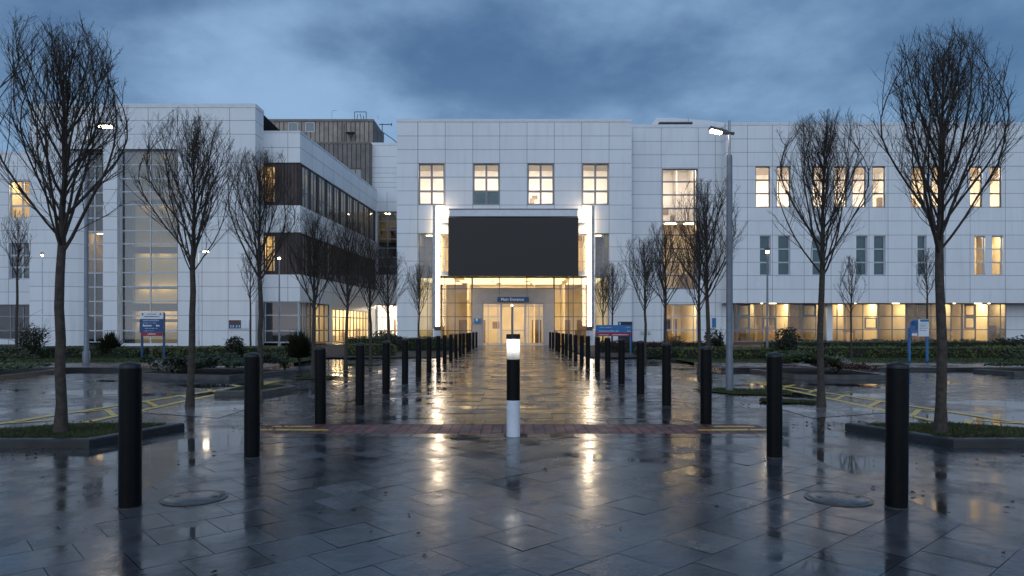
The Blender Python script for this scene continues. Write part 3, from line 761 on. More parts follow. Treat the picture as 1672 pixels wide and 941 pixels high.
tree(5.55, 20.4, 'e', 'lower one of the twin bare trees behind the thick right lamp post', .95, .9, 3.3)
tree(5.2, 23.3, 'f', 'bare tree in front of the tall glazed strip right of the entrance', .95, .98, 2.1)
tree(5.2, 27.0, 'e', 'bare tree just right of the blue and red direction sign', 1, .98, 1.2)
tree(5.52, 38.2, 'f', 'smallest looking bare tree of the right row, beside the right light column', .95, 1.0, .2)
tree(5.9, 45.0, 'e', 'far bare tree close to the entrance front, nearest the building on the right', .9, .98, .9)
SAP = dict(W=.5, r0=.05, nl=12, sub=9, sub2=3, sub3=1, thick=1.9, spread=42)
tree(-21.5, 29.5, 'sap', 'slender young tree in front of the far left wing', 1.2, 1.3, 0, 'young trees among the hedges', name='young_tree', seed=71, H=5.0, clear=2.6, **SAP)
tree(-11.9, 31.0, 'sap2', 'young tree with a narrow crown by the corner of the left wing', 1.0, 1.0, 0, 'young trees among the hedges', name='young_tree', seed=73, H=5.0, clear=2.4, **SAP)
tree(10.2, 20.6, 'sap2', 'young upright tree rising from the bed behind the second right tree', .7, .72, 1., 'young trees among the hedges', name='young_tree')
tree(18.0, 29.6, 'sap', 'young tree half hidden behind the big right tree', 1.0, .98, 2., 'young trees among the hedges', name='young_tree')

# ------------------------------------------------------------------ bollards
def make_bollard():
    t = thing('bollard', '', 'bollard')
    p = MB(); p.lathe([(.079, 0), (.079, 1.05)], 28); p.build('post', 'bollard_black', t, True)
    c = MB(); c.lathe([(.0805, 1.051), (.0805, 1.075), (.074, 1.083), (.012, 1.10)], 28); c.build('cap', 'cap_black', t, True)
    k = MB(); k.lathe([(.085, .0), (.085, .008), (.080, .010)], 28); k.build('base_ring', 'cover_frame', t, True)
    return t
DB = [5.16, 7.15, 9.62, 11.85, 13.9, 16.4, 18.6, 20.6, 23.2, 25.3, 27.8, 30.3, 32.7, 34.9, 37.9, 40.2, 43.6, 47.]
XB = [2.895, 2.735, 2.715, 2.66, 2.59, 2.60, 2.58, 2.54] + [2.54] * 10
ORD = ['nearest', 'second', 'third', 'fourth', 'fifth', 'sixth', 'seventh', 'eighth', 'ninth', 'tenth', 'eleventh', 'twelfth', 'thirteenth', 'fourteenth', 'fifteenth', 'sixteenth', 'seventeenth', 'last']
proto = make_bollard(); first = True
for sg, nm in ((-1, 'left'), (1, 'right')):
    for i, (d, x) in enumerate(zip(DB, XB)):
        o = proto if first else copy_tree(proto); first = False
        o.location = (sg * x, d, .008); o.rotation_euler.z = i * .7
        o.rotation_euler.x = random.Random(i * 7 + sg).gauss(0, .004); o.rotation_euler.y = random.Random(i * 9 + sg).gauss(0, .004)
        far = {0: 'closest to the camera', 17: 'closest to the entrance doors'}.get(i, 'counted from the camera')
        o['label'] = f'{ORD[i]} black round bollard of the {nm} row, {far}'; o['group'] = 'black bollards lining the walkway'
# light bollard
t = thing('light_bollard', 'lit black and white bollard lamp standing alone in the middle of the walkway', 'bollard light', (0, 8.52, .01))
m = MB(); m.lathe([(.084, 0), (.084, .452)], 32); m.build('base', 'bollard_white', t, True)
m = MB(); m.lathe([(.0835, .4525), (.0835, .962)], 32); m.build('post', 'bollard_black', t, True)
m = MB(); m.lathe([(.081, .963), (.081, 1.214)], 32); m.build('lens', 'frosted_lens', t, True)
m = MB(); m.lathe([(.088, 1.215), (.088, 1.268), (.080, 1.276)], 32); m.build('cap', 'cap_black', t, True)
m = MB(); m.lathe([(.018, 1.06), (.034, 1.11), (.04, 1.18), (.034, 1.205)], 16); m.build('bulb', 'bollard_glow', t, True)
# inspection covers
for x, y, lab in ((-2.53, 5.42, 'round steel inspection cover in the paving beside the nearest left bollard'), (2.57, 5.40, 'round steel inspection cover in the paving beside the nearest right bollard')):
    t = thing('inspection_cover', lab, 'manhole cover', (x, y, .011), group='inspection covers')
    m = MB(); m.lathe([(.225, 0), (.225, .008), (.218, .012), (.175, .0125), (.16, .0155), (.02, .0165)], 40); m.build('cover', 'cover_metal', t, True)
    m = MB()
    for a in (-.16, .14): m.box(a, a + .035, -.02, .02, .0155, .0185)
    m.build('grip', 'cover_frame', t)
    m = MB(); m.lathe([(.25, .0), (.25, .006), (.227, .007)], 40); m.build('frame', 'cover_frame', t, True)
# dead leaves scattered on the wet ground
r = random.Random(77); m = MB()
for _ in range(900):
    k = r.random()
    if k < .35: x, y = r.choice((-1, 1)) * r.uniform(3.2, 6.3), r.uniform(5, 22)
    elif k < .6:
        cx, cy = r.choice([(-4.2, 11.4), (-4.4, 13.0), (-3.9, 15.2), (4.3, 9.6), (4.0, 12.1), (-5.3, 7.4), (4.9, 14.9), (-3.4, 9.2)]); x, y = cx + r.gauss(0, .22), cy + r.gauss(0, .12)
    else: x, y = r.uniform(-14, 14), r.uniform(3, 22)
    litter(m, r, x, y, .016, r.uniform(.012, .03))
tag(m.build('fallen_leaves', 'dead_leaf'), kind='stuff', label='brown dead leaves scattered over the wet paving')
m = MB()
for pts, sd in ((LP, 1), (RP, 2)):
    k = 0
    while k < 120:
        x, y = r.uniform(-7, 7), r.uniform(7.7, 9.2)
        if in_poly(x, y, pts): litter(m, r, x, y, .12, r.uniform(.012, .028)); k += 1
tag(m.build('fallen_leaves', 'dead_leaf'), kind='stuff', label='brown dead leaves lying in the grass planters')

# ------------------------------------------------------------------ street lamps
def lamp_thick():
    d = 14.6; t = thing('street_lamp', 'thick grey street lamp post with one lit flat lantern, right of the walkway', 'street lamp', (fx(1191, d), d, 0), group='street lamps')
    m = MB(); m.lathe([(.08, 0), (.08, .7), (.070, .74), (.067, 3), (.060, 5.0), (.052, 5.06)], 20); m.build('pole', 'lamp_post', t, True)
    m = MB(); m.lathe([(.028, 5.06), (.026, 5.75), (.02, 5.8)], 10); m.build('spigot', 'steel_post', t, True)
    m = MB(); m.tube([(.10, 0, 5.52), (-.10, 0, 5.54)], .035, 8); m.build('bracket', 'lamp_head', t, True)
    h = MB(); h.hexa([(-.42, -.10, 5.60), (-.05, -.05, 5.50), (-.05, .05, 5.50), (-.42, .10, 5.60), (-.42, -.09, 5.66), (-.05, -.05, 5.58), (-.05, .05, 5.58), (-.42, .09, 5.66)])
    hd = h.build('lantern', 'lamp_head', t)
    l = MB(); l.hexa([(-.40, -.085, 5.565), (-.18, -.07, 5.515), (-.18, .07, 5.515), (-.40, .085, 5.565), (-.40, -.088, 5.593), (-.18, -.072, 5.534), (-.18, .072, 5.534), (-.40, .088, 5.593)])
    l.build('lens', 'lamp_glow', hd); return t
lamp_thick()
def lamp(px, d, top, label, r=.07, arm=None, glow='lamp_glow', mat='lamp_post'):
    H = fz(top, d); t = thing('street_lamp', label, 'street lamp', (fx(px, d), d, 0), group='street lamps')
    m = MB(); m.lathe([(r * 1.5, 0), (r * 1.5, .5), (r, .56), (r * .6, H - .05), (r * .5, H)], 14); m.build('pole', mat, t, True)
    if arm:
        m = MB(); m.tube([(0, 0, H - .06), (arm * .4, -.0, H + .02), (arm * .55, 0, H + .03)], .03, 8); m.build('arm', 'lamp_head', t, True)
        h = MB(); h.box(arm * .45 if arm > 0 else arm, arm if arm > 0 else arm * .45, -.13, .13, H + .02, H + .10); hd = h.build('lantern', 'lamp_head', t)
        l = MB(); l.box((arm * .5 if arm > 0 else arm * .95), (arm * .96 if arm > 0 else arm * .5), -.11, .11, H - .03, H + .018); l.build('lens', glow, hd)
    else:
        h = MB(); h.lathe([(.05, H), (.12, H + .10), (.06, H + .15)], 12); hd = h.build('lantern', 'lamp_head', t, True)
        l = MB(); l.lathe([(.05, H - .09), (.07, H - .06), (.06, H - .005)], 12); l.build('lens', glow, hd, True)
lamp(141, 24.8, 207, 'tall grey street lamp with its lit lantern among the branches of the left front tree', .085, .95)
lamp(456, 38.0, 421, 'slim street lamp glowing in front of the dark corner of the left wing', .055, None)
lamp(1253, 28.0, 410, 'slim street lamp in front of the teal windows of the right wing', .05, None)
lamp(69, 46, 416, 'small glowing lamp on a pale pole against the curved white wall', .05, None, 'lamp_glow', 'lamp_white_body')
lamp(324, 46.5, 411, 'small lit lamp on a pale pole beside the tall left glazing', .06, .7, 'lamp_glow', 'lamp_white_body')
t = thing('lamp_column', 'slender dark post with a tiny lamp on top before the entrance doors', 'post', (fx(836, 50), 50, 0))
m = MB(); m.lathe([(.09, 0), (.07, .1), (.055, 2.95)], 12); m.build('pole', 'dark_frame', t, True)
m = MB(); m.lathe([(.05, 2.96), (.09, 3.0), (.05, 3.08)], 12); m.build('lens', 'spot_glow', t, True)

# ------------------------------------------------------------------ hospital
H = thing('hospital_building', 'large white panel clad hospital with lit windows and glazed entrance behind the walkway', 'building', (0, 52, 0))
Hinv = (0, -52, 0)
class HB(MB):
    def build(s, name, mats, parent=None, **kw):
        return MB.build(s, name, mats, parent, **kw)
# children are modelled in world coordinates: the Empty keeps an offset through a pivot at the base
H.location = (0, 0, 0)
rp = random.Random(99)

# --- centre block
D = 52.; C = Fr(0, D); X = lambda p: fx(p, D); Z = lambda p: fz(p, D)
zl = [Z(p) for p in (199.4, 222.2, 244.3, 266.7, 289.4, 311.9, 335, 358.4, 381.2, 403.2, 426.7, 449.4, 472, 495, 517.5, 540.2)]; zl = sorted([0.0] + zl)
sj = [X(p) for p in (648, 682, 727, 772, 816, 860.5, 905.2, 949.5, 994.5, 1031)]
UW = [(683.2, 726), (772.5, 815.5), (861.2, 904.6), (950.5, 994.2)]
ops = [(X(a), X(b), Z(334.5), Z(267)) for a, b in UW]
ops += [(X(683), X(706.5), .25, Z(381.5)), (X(971.5), X(994.3), .25, Z(381.5))]
ops += [(X(717), X(962), 0.0, Z(381.8))]
m = MB(); facade(m, C, sj, zl, ops, jitter=.006, rng=rp)
m.build('wall', ['white_panel', 'panel_joint'], H)
m = MB(); a, b, h = X(648), X(1031), Z(199.4)
m.box(a - .03, b + .03, D - .04, D + .5, h + .003, Z(194.7)); 
m.build('coping', 'coping', H)
m = MB(); m.quad((a, D + .5, h - .4), (b, D + .5, h - .4), (b, D + 26, h - .4), (a, D + 26, h - .4), 1)
m.quad((a, D + .001, 0), (a, D + 26, 0), (a, D + 26, h), (a, D + .001, h)); m.quad((b, D + .001, 0), (b, D + .001, h), (b, D + 26, h), (b, D + 26, 0))
m.build('wall', ['white_panel', 'roof_grey'], H)
for k, (p, q) in enumerate(UW):
    s0, s1 = X(p), X(q); mid = (s0 + s1) / 2
    window(H, C, s0, s1, Z(334.5), Z(267), [mid], [Z(289.4), Z(311.9)], fw=.11, mw=.15, mat='grey_frame', blind=[(Z(334), Z(313), 'blind_teal')] if k == 1 else None,
           label='lit upper window with its bottom panes covered by teal blinds' if k == 1 else None)
room(H, C, X(650), X(1029), Z(341), Z(262), .34, 4.2, 'room_wall_white', 'light_peach', 1.3, .3, 1.6, 1, props=7, seed=3, lrow=.10, lift=.15)
# side strips, columns of glass from second floor to ground
for p, q in ((683, 706.5), (971.5, 994.3)):
    window(H, C, X(p), X(q), .25, Z(381.5), [(X(p) + X(q)) / 2 + .12], [Z(v) for v in (403.2, 426.7, 449.4, 472, 495, 517.5, 540.2)], fw=.06, mw=.05, mat='grey_frame', pane='pane_refl')
# lobby: two rooms, dim first floor and bright ground hall
room(H, C, X(682), X(716.4), Z(449), Z(379), .5, 4, 'room_dim', 'light_dim', .8, .3, 1.6, 1, props=3, seed=5, name='room')
room(H, C, X(962.4), X(995), Z(449), Z(379), .5, 4, 'room_dim', 'light_dim', .8, .3, 1.6, 1, props=3, seed=6)
room(H, C, X(717), X(961.8), Z(449) + .01, Z(379), 1.2, 5, 'room_wall', 'light_warm', 1.0, .3, 2.5, 1, props=4, seed=7)
G = Fr(0, 53.2); dG = 53.2; XG = lambda p: fx(p, dG); ZG = lambda p: fz(p, dG)
room(H, C, X(680), X(997), .012, Z(449) - .14, 1.45, 11, 'room_wall', 'lobby_ceiling_glow', 2.5, 2.5, 2.75, 3, props=18, seed=8, lrow=.14)  # wide glowing ceiling panels made up to light the hall evenly
# upper small panes beside the screen
for p, q, lab in ((718, 733.5, None), (943, 961, None)):
    window(H, C, X(p), X(q), Z(444), Z(383), [(X(p) + X(q)) / 2], [Z(403.2), Z(426.7)], .3, .06, .05, 'grey_frame')
# entrance glazing (set back under the screen)
window(H, G, XG(717.5), XG(771), .02, ZG(449.8), [XG(v) for v in (725, 743)], [ZG(v) for v in (472, 495, 517.5, 540.2)], .0, .06, .055, 'dark_frame', name='window')
window(H, G, XG(904.6), XG(961.5), .02, ZG(449.8), [XG(v) for v in (928, 936, 949)], [ZG(v) for v in (472, 495, 517.5, 540.2)], .0, .06, .055, 'dark_frame')
window(H, G, XG(771.02), XG(904.58), ZG(472), ZG(449.8), [XG(v) for v in (815.3, 860.2)], [], .0, .06, .06, 'dark_frame')
m = MB(); fbox(m, G, XG(771.02), XG(904.58), ZG(495.2), ZG(472) - .01, -.05, .35); m.build('fascia', 'fascia_grey', H)
m = MB(); fbox(m, G, XG(771.02), XG(788), .0, ZG(495.2) - .008, -.03, .4); m.build('door_surround', 'fascia_grey', H)
m = MB(); fbox(m, G, XG(888), XG(904.58), .0, ZG(495.2) - .008, -.03, .4); m.build('door_surround', 'fascia_grey', H)
dtop = ZG(495.2) - .012
window(H, G, XG(788.1), XG(818), .012, dtop, [XG(797), XG(813)], [ZG(517.5), ZG(500)], .08, .07, .08, 'light_frame', name='sliding_door', label='left glazed leaf of the sliding entrance doors')
window(H, G, XG(858), XG(887.9), .012, dtop, [XG(863), XG(880.5)], [ZG(517.5), ZG(500)], .08, .07, .08, 'light_frame', name='sliding_door', label='right glazed leaf of the sliding entrance doors')
window(H, G, XG(818.1), XG(857.9), .012, dtop, [XG(838), ], [ZG(500), ZG(540)], .14, .08, .1, 'light_frame', name='sliding_door', label='middle pair of clear sliding door leaves')
m = MB(); fbox(m, G, XG(776), XG(900), ZG(488), ZG(478), .8, .95); m.build('ceiling_or_fill_light', 'light_lobby_fill', H)  # hidden glowing bar added behind the fascia to brighten the lobby
# soffit and return under the screen
m = MB(); m.box(X(717), X(962), D + .003, D + 1.5, Z(449.4), Z(447)); m.build('soffit', 'soffit_grey', H)
for p in (741, 757, 795, 838, 882, 919, 935):
    m = MB(); m.lathe([(.07, Z(449.4) - .03), (.07, Z(449.4) - .004)], 14, c=(X(p), D + .55)); m.build('downlight', 'spot_glow', H)
# screen wall behind the display and side brackets
m = MB(); fbox(m, C, X(735), X(942), Z(447), Z(382) , .3, .34); m.build('wall', 'soffit_grey', H)

# --- display screen
t = thing('display_screen', 'huge switched off black display screen mounted above the entrance', 'screen', (0, 51.2, 0)); t.location = (0, 0, 0)
m = MB(); e = .008
m.box(fx(732, 50.8), fx(944.5, 50.8), 50.8, 51.42, fz(450.5, 50.8), fz(355.5, 50.8)); m.build('panel', 'screen_black', t)
m = MB(); m.box(fx(734, 51.3), fx(942.5, 51.3), 51.1, 51.7, fz(355.2, 51.3) + .01, fz(343, 51.3)); m.build('head_box', 'coping', t)
m = MB(); m.box(fx(733, 51.3), fx(943.5, 51.3), 51.06, 51.72, fz(343, 51.3) + .003, fz(341.8, 51.3)); m.box(fx(733, 51.3), fx(943.5, 51.3), 50.9, 51.7, fz(355.3, 51.3), fz(354.6, 51.3)); m.build('trim', 'dark_frame', t)
for p, q in ((716.5, 731), (945.5, 961)):
    m = MB(); z1 = fz(363.5, 51.3)
    m.box(fx(p, 51.4), fx(q, 51.4), 51.35, 51.95, z1 - .16, z1); m.build('bracket', 'light_frame', t)
    m = MB(); z1 = fz(443, 51.3); m.box(fx(p, 51.4), fx(q, 51.4), 51.35, 51.95, z1 - .3, z1); m.build('bracket', 'light_frame', t)
# --- light columns
for px, gx, lab in ((714.4, 709.2, 'tall lit light column left of the entrance screen'), (962.6, 968.2, 'tall lit light column right of the entrance screen')):
    d = 51.25; t = thing('light_column', lab, 'light column', (fx(px, d), d, 0), group='lit columns flanking the entrance'); k = d / F
    z0, z1 = fz(533, d), fz(338, d); o = (gx - px) * k
    m = MB(); m.box(-.13, .13, -.02, .30, z0, z1); m.build('light_strip', 'light_column', t)
    m = MB(); m.box(o - .12, o + .12, .0, .32, z0 - .2, z1 + .1); m.build('post', 'steel_post', t)
    m = MB()
    for q in (365, 396, 420, 446, 480, 506): m.box(-.15, .15, -.045, -.0205, fz(q, d), fz(q, d) + .07)
    m.build('clip', 'steel_post', t)
    m = MB(); m.box(-.24, .24, -.06, .34, fz(540, d), fz(533, d) - .004); m.build('collar', 'sign_brown', t)
    m = MB(); m.box(-.23, .23, -.05, .335, 0, fz(540, d) - .004); m.build('plinth', 'lamp_white_body', t)

# --- right middle block
D2 = 54.1; B2 = Fr(0, D2); X2 = lambda p: fx(p, D2); Z2 = lambda p: fz(p, D2)
zl = sorted([0.] + [Z2(p) for p in (208.8, 231, 253, 274.3, 296.3, 317.8, 340, 361.8, 383.8, 406, 428, 450, 472.5, 494.5, 516.5, 539)])
sj = [X2(p) for p in (1015, 1033.5, 1079.6, 1140, 1168, 1178)]
ops = [(X2(1081), X2(1139.5), Z2(472.5), Z2(275.5)), (X2(1083), X2(1139.5), .1, Z2(497))]
m = MB(); facade(m, B2, sj, zl, ops, jitter=.006, rng=rp); m.build('wall', ['white_panel', 'panel_joint'], H)
m = MB(); m.box(X2(1015), X2(1190), D2 - .03, D2 + .5, zl[-1] + .003, Z2(203.5)); m.build('coping', 'coping', H)
m = MB(); m.quad((X2(1015), D2 + .5, zl[-1]), (X2(1190), D2 + .5, zl[-1]), (X2(1190), D2 + 20, zl[-1]), (X2(1015), D2 + 20, zl[-1])); m.build('roof', 'roof_grey', H)
window(H, B2, X2(1081), X2(1139.5), Z2(472.5), Z2(275.5), [X2(1134.5)], [Z2(p) for p in (296.3, 317.8, 340, 361.8, 383.8, 406, 428, 450)], .14, .1, .12, 'grey_frame', 'pane_clear', label='tall strip window from the second floor to the top, lit inside')
window(H, B2, X2(1083), X2(1139.5), .1, Z2(497), [X2(1102), X2(1133)], [Z2(516.5), Z2(539)], .14, .08, .08, 'light_frame', label='lit ground floor window below the tall strip')
room(H, B2, X2(1079), X2(1142), Z2(361), Z2(268), .3, 3.8, 'room_wall_white', 'light_peach', 1.2, .3, 1.4, 1, props=3, seed=21, lrow=.10, lift=.2)
room(H, B2, X2(1079), X2(1142), Z2(473), Z2(363), .3, 3.8, 'room_wall', 'light_yellow', .8, .25, 2, 1, props=3, seed=22, lrow=.1)
room(H, B2, X2(1079), X2(1142), .08, Z2(495), .3, 6, 'room_wall', 'light_yellow', 1.2, .3, 1.5, 1, props=7, seed=23, lrow=.10, lift=.2)

# --- right wing
D3 = 52.9; B3 = Fr(0, D3); X3 = lambda p: fx(p, D3); Z3 = lambda p: fz(p, D3); XE = X3(1900)
zrow = [204.7, 227, 249, 271.6, 294, 316, 338.8, 361, 384, 406.6, 428.5, 450.3, 472.4]
zb = Z3(495)
zl = sorted([zb] + [Z3(p) for p in zrow]); 
sj = [X3(p) for p in (1185.5, 1220.5, 1261.4, 1313, 1357, 1419, 1450, 1489, 1544, 1584, 1641.6, 1690, 1745, 1800, 1850)] + [XE]
UP = [(1233.5, 1257.5), (1268, 1290.5), (1326, 1347), (1361, 1383), (1391.5, 1414), (1424, 1445.5), (1487.5, 1511), (1521, 1541), (1583.5, 1604), (1616, 1635.5), (1679, 1700), (1711, 1732)]
MD = [(1240.5, 1258.5), (1270.5, 1290.5), (1326.5, 1343), (1398, 1416.5), (1427, 1446), (1498, 1513), (1528, 1543), (1591, 1608.5), (1620, 1638), (1686, 1704), (1716, 1734)]
ops = [(X3(a), X3(b), Z3(338.8), Z3(272)) for a, b in UP] + [(X3(a), X3(b), Z3(450), Z3(385)) for a, b in MD]
m = MB(); facade(m, B3, sj, zl, ops, jitter=.006, rng=rp); m.build('wall', ['white_panel', 'panel_joint'], H)
# left return of the wing, roof, coping, soffit
m = MB(); S3 = Fr(X3(1185.5), D2, 0, -1); facade(m, S3, [0, D2 - D3], zl, []); m.build('wall', ['white_panel', 'panel_joint'], H)
m = MB(); m.box(X3(1185.5) - .02, XE, D3 - .03, D3 + .5, zl[-1] + .003, Z3(200)); m.build('coping', 'coping', H)
m = MB(); m.quad((X3(1185.5), D3 + .5, zl[-1]), (XE, D3 + .5, zl[-1]), (XE, D3 + 20, zl[-1]), (X3(1185.5), D3 + 20, zl[-1])); m.build('roof', 'roof_grey', H)
m = MB(); m.quad((X3(1185.5), D3, zb), (XE, D3, zb), (XE, D3 + 1.7, zb), (X3(1185.5), D3 + 1.7, zb)); m.build('soffit', 'soffit_grey', H)
for p in (1246, 1264, 1400, 1466, 1562, 1601, 1619):
    m = MB(); w = .26 if p in (1264, 1466, 1601) else .07; m.box(X3(p) - w, X3(p) + w, D3 + .25, D3 + .33, zb - .05, zb - .004); m.build('downlight', 'spot_glow', H)
for k, (a, b) in enumerate(UP):
    window(H, B3, X3(a), X3(b), Z3(338.8), Z3(272), [], [Z3(294), Z3(316)], .08, .075, .11, 'dark_frame')
for k, (a, b) in enumerate(MD):
    lit = a in (1591, 1620)
    window(H, B3, X3(a), X3(b), Z3(450), Z3(385), [], [Z3(406.6), Z3(428.5)], .16, .085, .10, 'light_frame', 'pane_clear', blind=None if lit else (Z3(449.5), Z3(385.5), 'blind_teal'), label='lit middle floor window with warm light' if lit else None)
room(H, B3, X3(1200), X3(1475), Z3(341), Z3(268), .34, 4.4, 'room_wall_white', 'light_peach', 1.3, .34, 1.45, 1, props=4, seed=31, lrow=.10, lift=.15)
room(H, B3, X3(1476), XE, Z3(341), Z3(268), .34, 4.4, 'room_wall', 'light_peach', 1.2, .3, 1.6, 1, props=4, seed=32, lrow=.10, lift=.15)
room(H, B3, X3(1580), X3(1650), Z3(452), Z3(381), .34, 4.2, 'room_wall', 'light_yellow', 1.2, .3, 1.8, 1, props=3, seed=33, lrow=.10, lift=.1)
# ground floor glazing set back under the wing
D4 = 54.2; B4 = Fr(0, D4); X4 = lambda p: fx(p, D4); Z4 = lambda p: fz(p, D4)
zt = zb - .002; zs = Z4(558.5)
def strip(p0, p1, cuts, openers=(), label=None, pane='pane_clear'):
    window(H, B4, X4(p0), X4(p1), zs, zt, [X4(c) for c in cuts], [Z4(517), Z4(538.5)], 0, .07, .07, 'grey_frame', pane, label=label, opener=[(X4(a), X4(b), Z4(y1) , Z4(y0)) for a, b, y0, y1 in openers])
strip(1197, 1347.6, (1204, 1224, 1245, 1267, 1288, 1310, 1332, 1340), [(1205, 1223, 497.5, 516), (1205, 1223, 518, 537), (1246, 1266, 519, 537), (1311, 1331, 497.5, 516)], 'left run of lit ground floor glazing under the right wing')
strip(1357.4, 1480, (1367, 1380, 1409, 1435, 1457), [(1412, 1432, 519, 537)], 'middle run of lit ground floor glazing under the right wing')
strip(1480.1, 1571, (1500, 1520, 1538, 1553), (), 'run of ground floor glazing behind the sign board and the big right tree')
strip(1571.1, 1643, (1593, 1614, 1634), [(1575, 1592, 497.5, 516), (1575, 1592, 518, 537)], 'right run of lit ground floor glazing under the right wing')
m = MB(); m.box(X4(1348), X4(1357), D4 - .25, D4 + .3, 0, zt); m.build('column', 'white_panel', H)
m = MB(); facade(m, B4, [X4(1643.1), X4(1690), X4(1750), X4(1820), XE], [0, Z4(538.5), Z4(517), zt], []); m.build('wall', ['white_panel', 'panel_joint'], H)
m = MB(); facade(m, B4, [X4(1178), X4(1190), X4(1196.9)], [0, Z4(538.5), Z4(517), zt], []); m.build('wall', ['white_panel', 'panel_joint'], H)
m = MB(); m.box(X4(1197), X4(1347.9), D4 - .06, D4 + .2, 0, zs - .004); m.box(X4(1357.2), X4(1643), D4 - .06, D4 + .2, 0, zs - .004); m.build('base_wall', 'sign_brown', H)
parts = [(1197, 1232, 'room_dim', 'light_yellow', 1), (1232.2, 1290, 'room_wall', 'light_yellow', 2), (1290.2, 1347, 'room_dim', 'light_yellow', 1), (1357.5, 1378, 'room_wall', 'light_yellow', 1), (1378.2, 1433, 'room_wall', 'light_yellow', 1), (1433.2, 1481, 'room_wall', 'light_yellow', 2),
         (1481.2, 1553, 'room_dim', 'light_yellow', 1), (1553.2, 1614, 'room_wall', 'light_yellow', 1), (1614.2, 1645, 'room_dim', 'light_yellow', 1)]
for k, (a, b, wl, li, rows) in enumerate(parts):
    room(H, B4, X4(a), X4(b), .3, zt - .03, .12, 5, wl, li, 1.0, .3, 1.7, 1, props=6, seed=50 + k, lrow=.12, lift=.25 if rows == 2 else .2)
# roof light on the right block
t3 = 57.5; m = MB(); P = lambda x, y, d=t3: (fx(x, d), fz(y, d))
prof = [P(1062, 206), P(1072, 192.5), P(1100, 192.5), P(1150, 196.5), P(1188, 201), P(1240, 206)]
i = len(m.v); k = len(prof); m.v += [(x, t3, z) for x, z in prof] + [(x, t3 + 9, z) for x, z in prof]
m.f.append(tuple(range(k))); m.f.append(tuple(range(2 * k - 1, k - 1, -1))); m.m += [0, 0]
for q in range(k): m.f.append((q, k + q, k + (q + 1) % k, (q + 1) % k)); m.m.append(0)
m.build('roof_light', 'white_panel', H)
m = MB(); m.box(fx(1075, 57), fx(1129, 57), 56.6, 57.2, fz(204, 57), fz(201.5, 57)); m.build('roof_louvre', 'dark_frame', H)
m = MB(); m.tube([(fx(1124, 57), 57, fz(205, 57)), (fx(1124, 57), 57, fz(189, 57))], .04, 6); m.build('vent_pipe', 'light_frame', H)

# --- left block
D5 = 49.8; B5 = Fr(0, D5); X5 = lambda p: fx(p, D5); Z5 = lambda p: fz(p, D5)
zrow = [176, 197, 219.3, 243.3, 265.5, 287.5, 309.5, 331.5, 353.5, 375.6, 397.2, 421.5, 444.6, 467.8, 491.6, 515.3, 540.2]
zl5 = sorted([0.] + [Z5(p) for p in zrow]); zlow = [z for z in zl5 if z <= Z5(243.3) + .01]; zup = [z for z in zl5 if z >= Z5(243.3) - .01]
m = MB(); facade(m, B5, [X5(p) for p in (168, 192, 290, 330, 372.5, 417)], zlow, [(X5(192.2), X5(289.5), .15, Z5(243.3))], reveal=.55, jitter=.006, rng=rp)
facade(m, B5, [X5(p) for p in (48, 92, 135, 168, 192, 242, 290, 324, 375, 417)], zup, [], jitter=.006, rng=rp)
m.build('wall', ['white_panel', 'panel_joint'], H)
# curved wall at the left end, four facets turning back
m = MB(); pts = [(48, 49.75), (92, 49.8)]
arc = [(X5(48), D5), (X5(88), D5)]
x0 = X5(88); 
for k in range(1, 5):
    a = R(9 * k); arc.append((arc[-1][0] + .52 * math.cos(a), arc[-1][1] + .52 * math.sin(a)))
for q in range(len(arc) - 1):
    f = Fr(arc[q][0], arc[q][1], arc[q + 1][0] - arc[q][0], arc[q + 1][1] - arc[q][1]); L = math.hypot(arc[q + 1][0] - arc[q][0], arc[q + 1][1] - arc[q][1])
    facade(m, f, [0, L] if q else [0, L], zlow, [])
m.build('curved_wall', ['white_panel', 'panel_joint'], H)
xe, ye = arc[-1]
m = MB(); m.quad((X5(48), D5, zup[0] - .001), (X5(48), D5 + 2, zup[0] - .001), (X5(168), D5 + 2, zup[0] - .001), (X5(168), D5, zup[0] - .001)); m.build('soffit', 'soffit_grey', H)
m = MB(); m.quad((X5(168), D5, 0), (X5(168), D5, zup[0]), (X5(168), D5 + 2, zup[0]), (X5(168), D5 + 2, 0)); m.quad((X5(48), D5, 0), (X5(48), D5 + 9, 0), (X5(48), D5 + 9, zup[-1]), (X5(48), D5, zup[-1])); m.build('wall', 'white_panel', H)
m = MB(); facade(m, Fr(X5(417), D5, 0, 1), [0, .9, 1.62], zl5, []); m.build('wall', ['white_panel', 'panel_joint'], H)
m = MB(); m.box(X5(48) - .02, X5(417) + .03, D5 - .03, D5 + 1.65, zl5[-1] + .003, Z5(169.5)); m.build('coping', 'coping', H)
# two glazed strips
BL = Fr(0, ye + .05); dL = ye + .05; XL = lambda p: fx(p, dL); ZL = lambda p: fz(p, dL)
rz = [Z5(p) for p in (267, 290, 311.5, 333, 353.5, 375.6, 397.2, 421.5, 444.6, 467.8, 491.6, 515.3, 540.2)]
window(H, BL, xe + .02, X5(168) - .01, .3, zup[0] - .004, [XL(143), XL(155)], rz, 0, .07, .09, 'light_frame', 'pane_dark', label='narrow dark glazed strip beside the curved white wall')
BG = Fr(0, D5); 
window(H, BG, X5(192.2), X5(289.5), .15, Z5(243.3), [X5(240.8)], rz, .42, .10, .09, 'light_frame', 'pane_teal', label='wide full height glazed strip of the left block')
m = MB()                                                             # stair floors and blinds seen through the wide strip
for y0, y1 in ((243, 247), (322, 330), (401, 412), (466, 471), (495, 508), (521, 526)):
    fbox(m, B5, X5(205), X5(292), Z5(y1), Z5(y0), .88, .94)
m.build('floor_slab', 'room_slab', H)
m = MB(); fbox(m, B5, X5(191), X5(204.5), .1, Z5(244), .95, 3.4); m.build('stair_wall', 'room_slab', H)
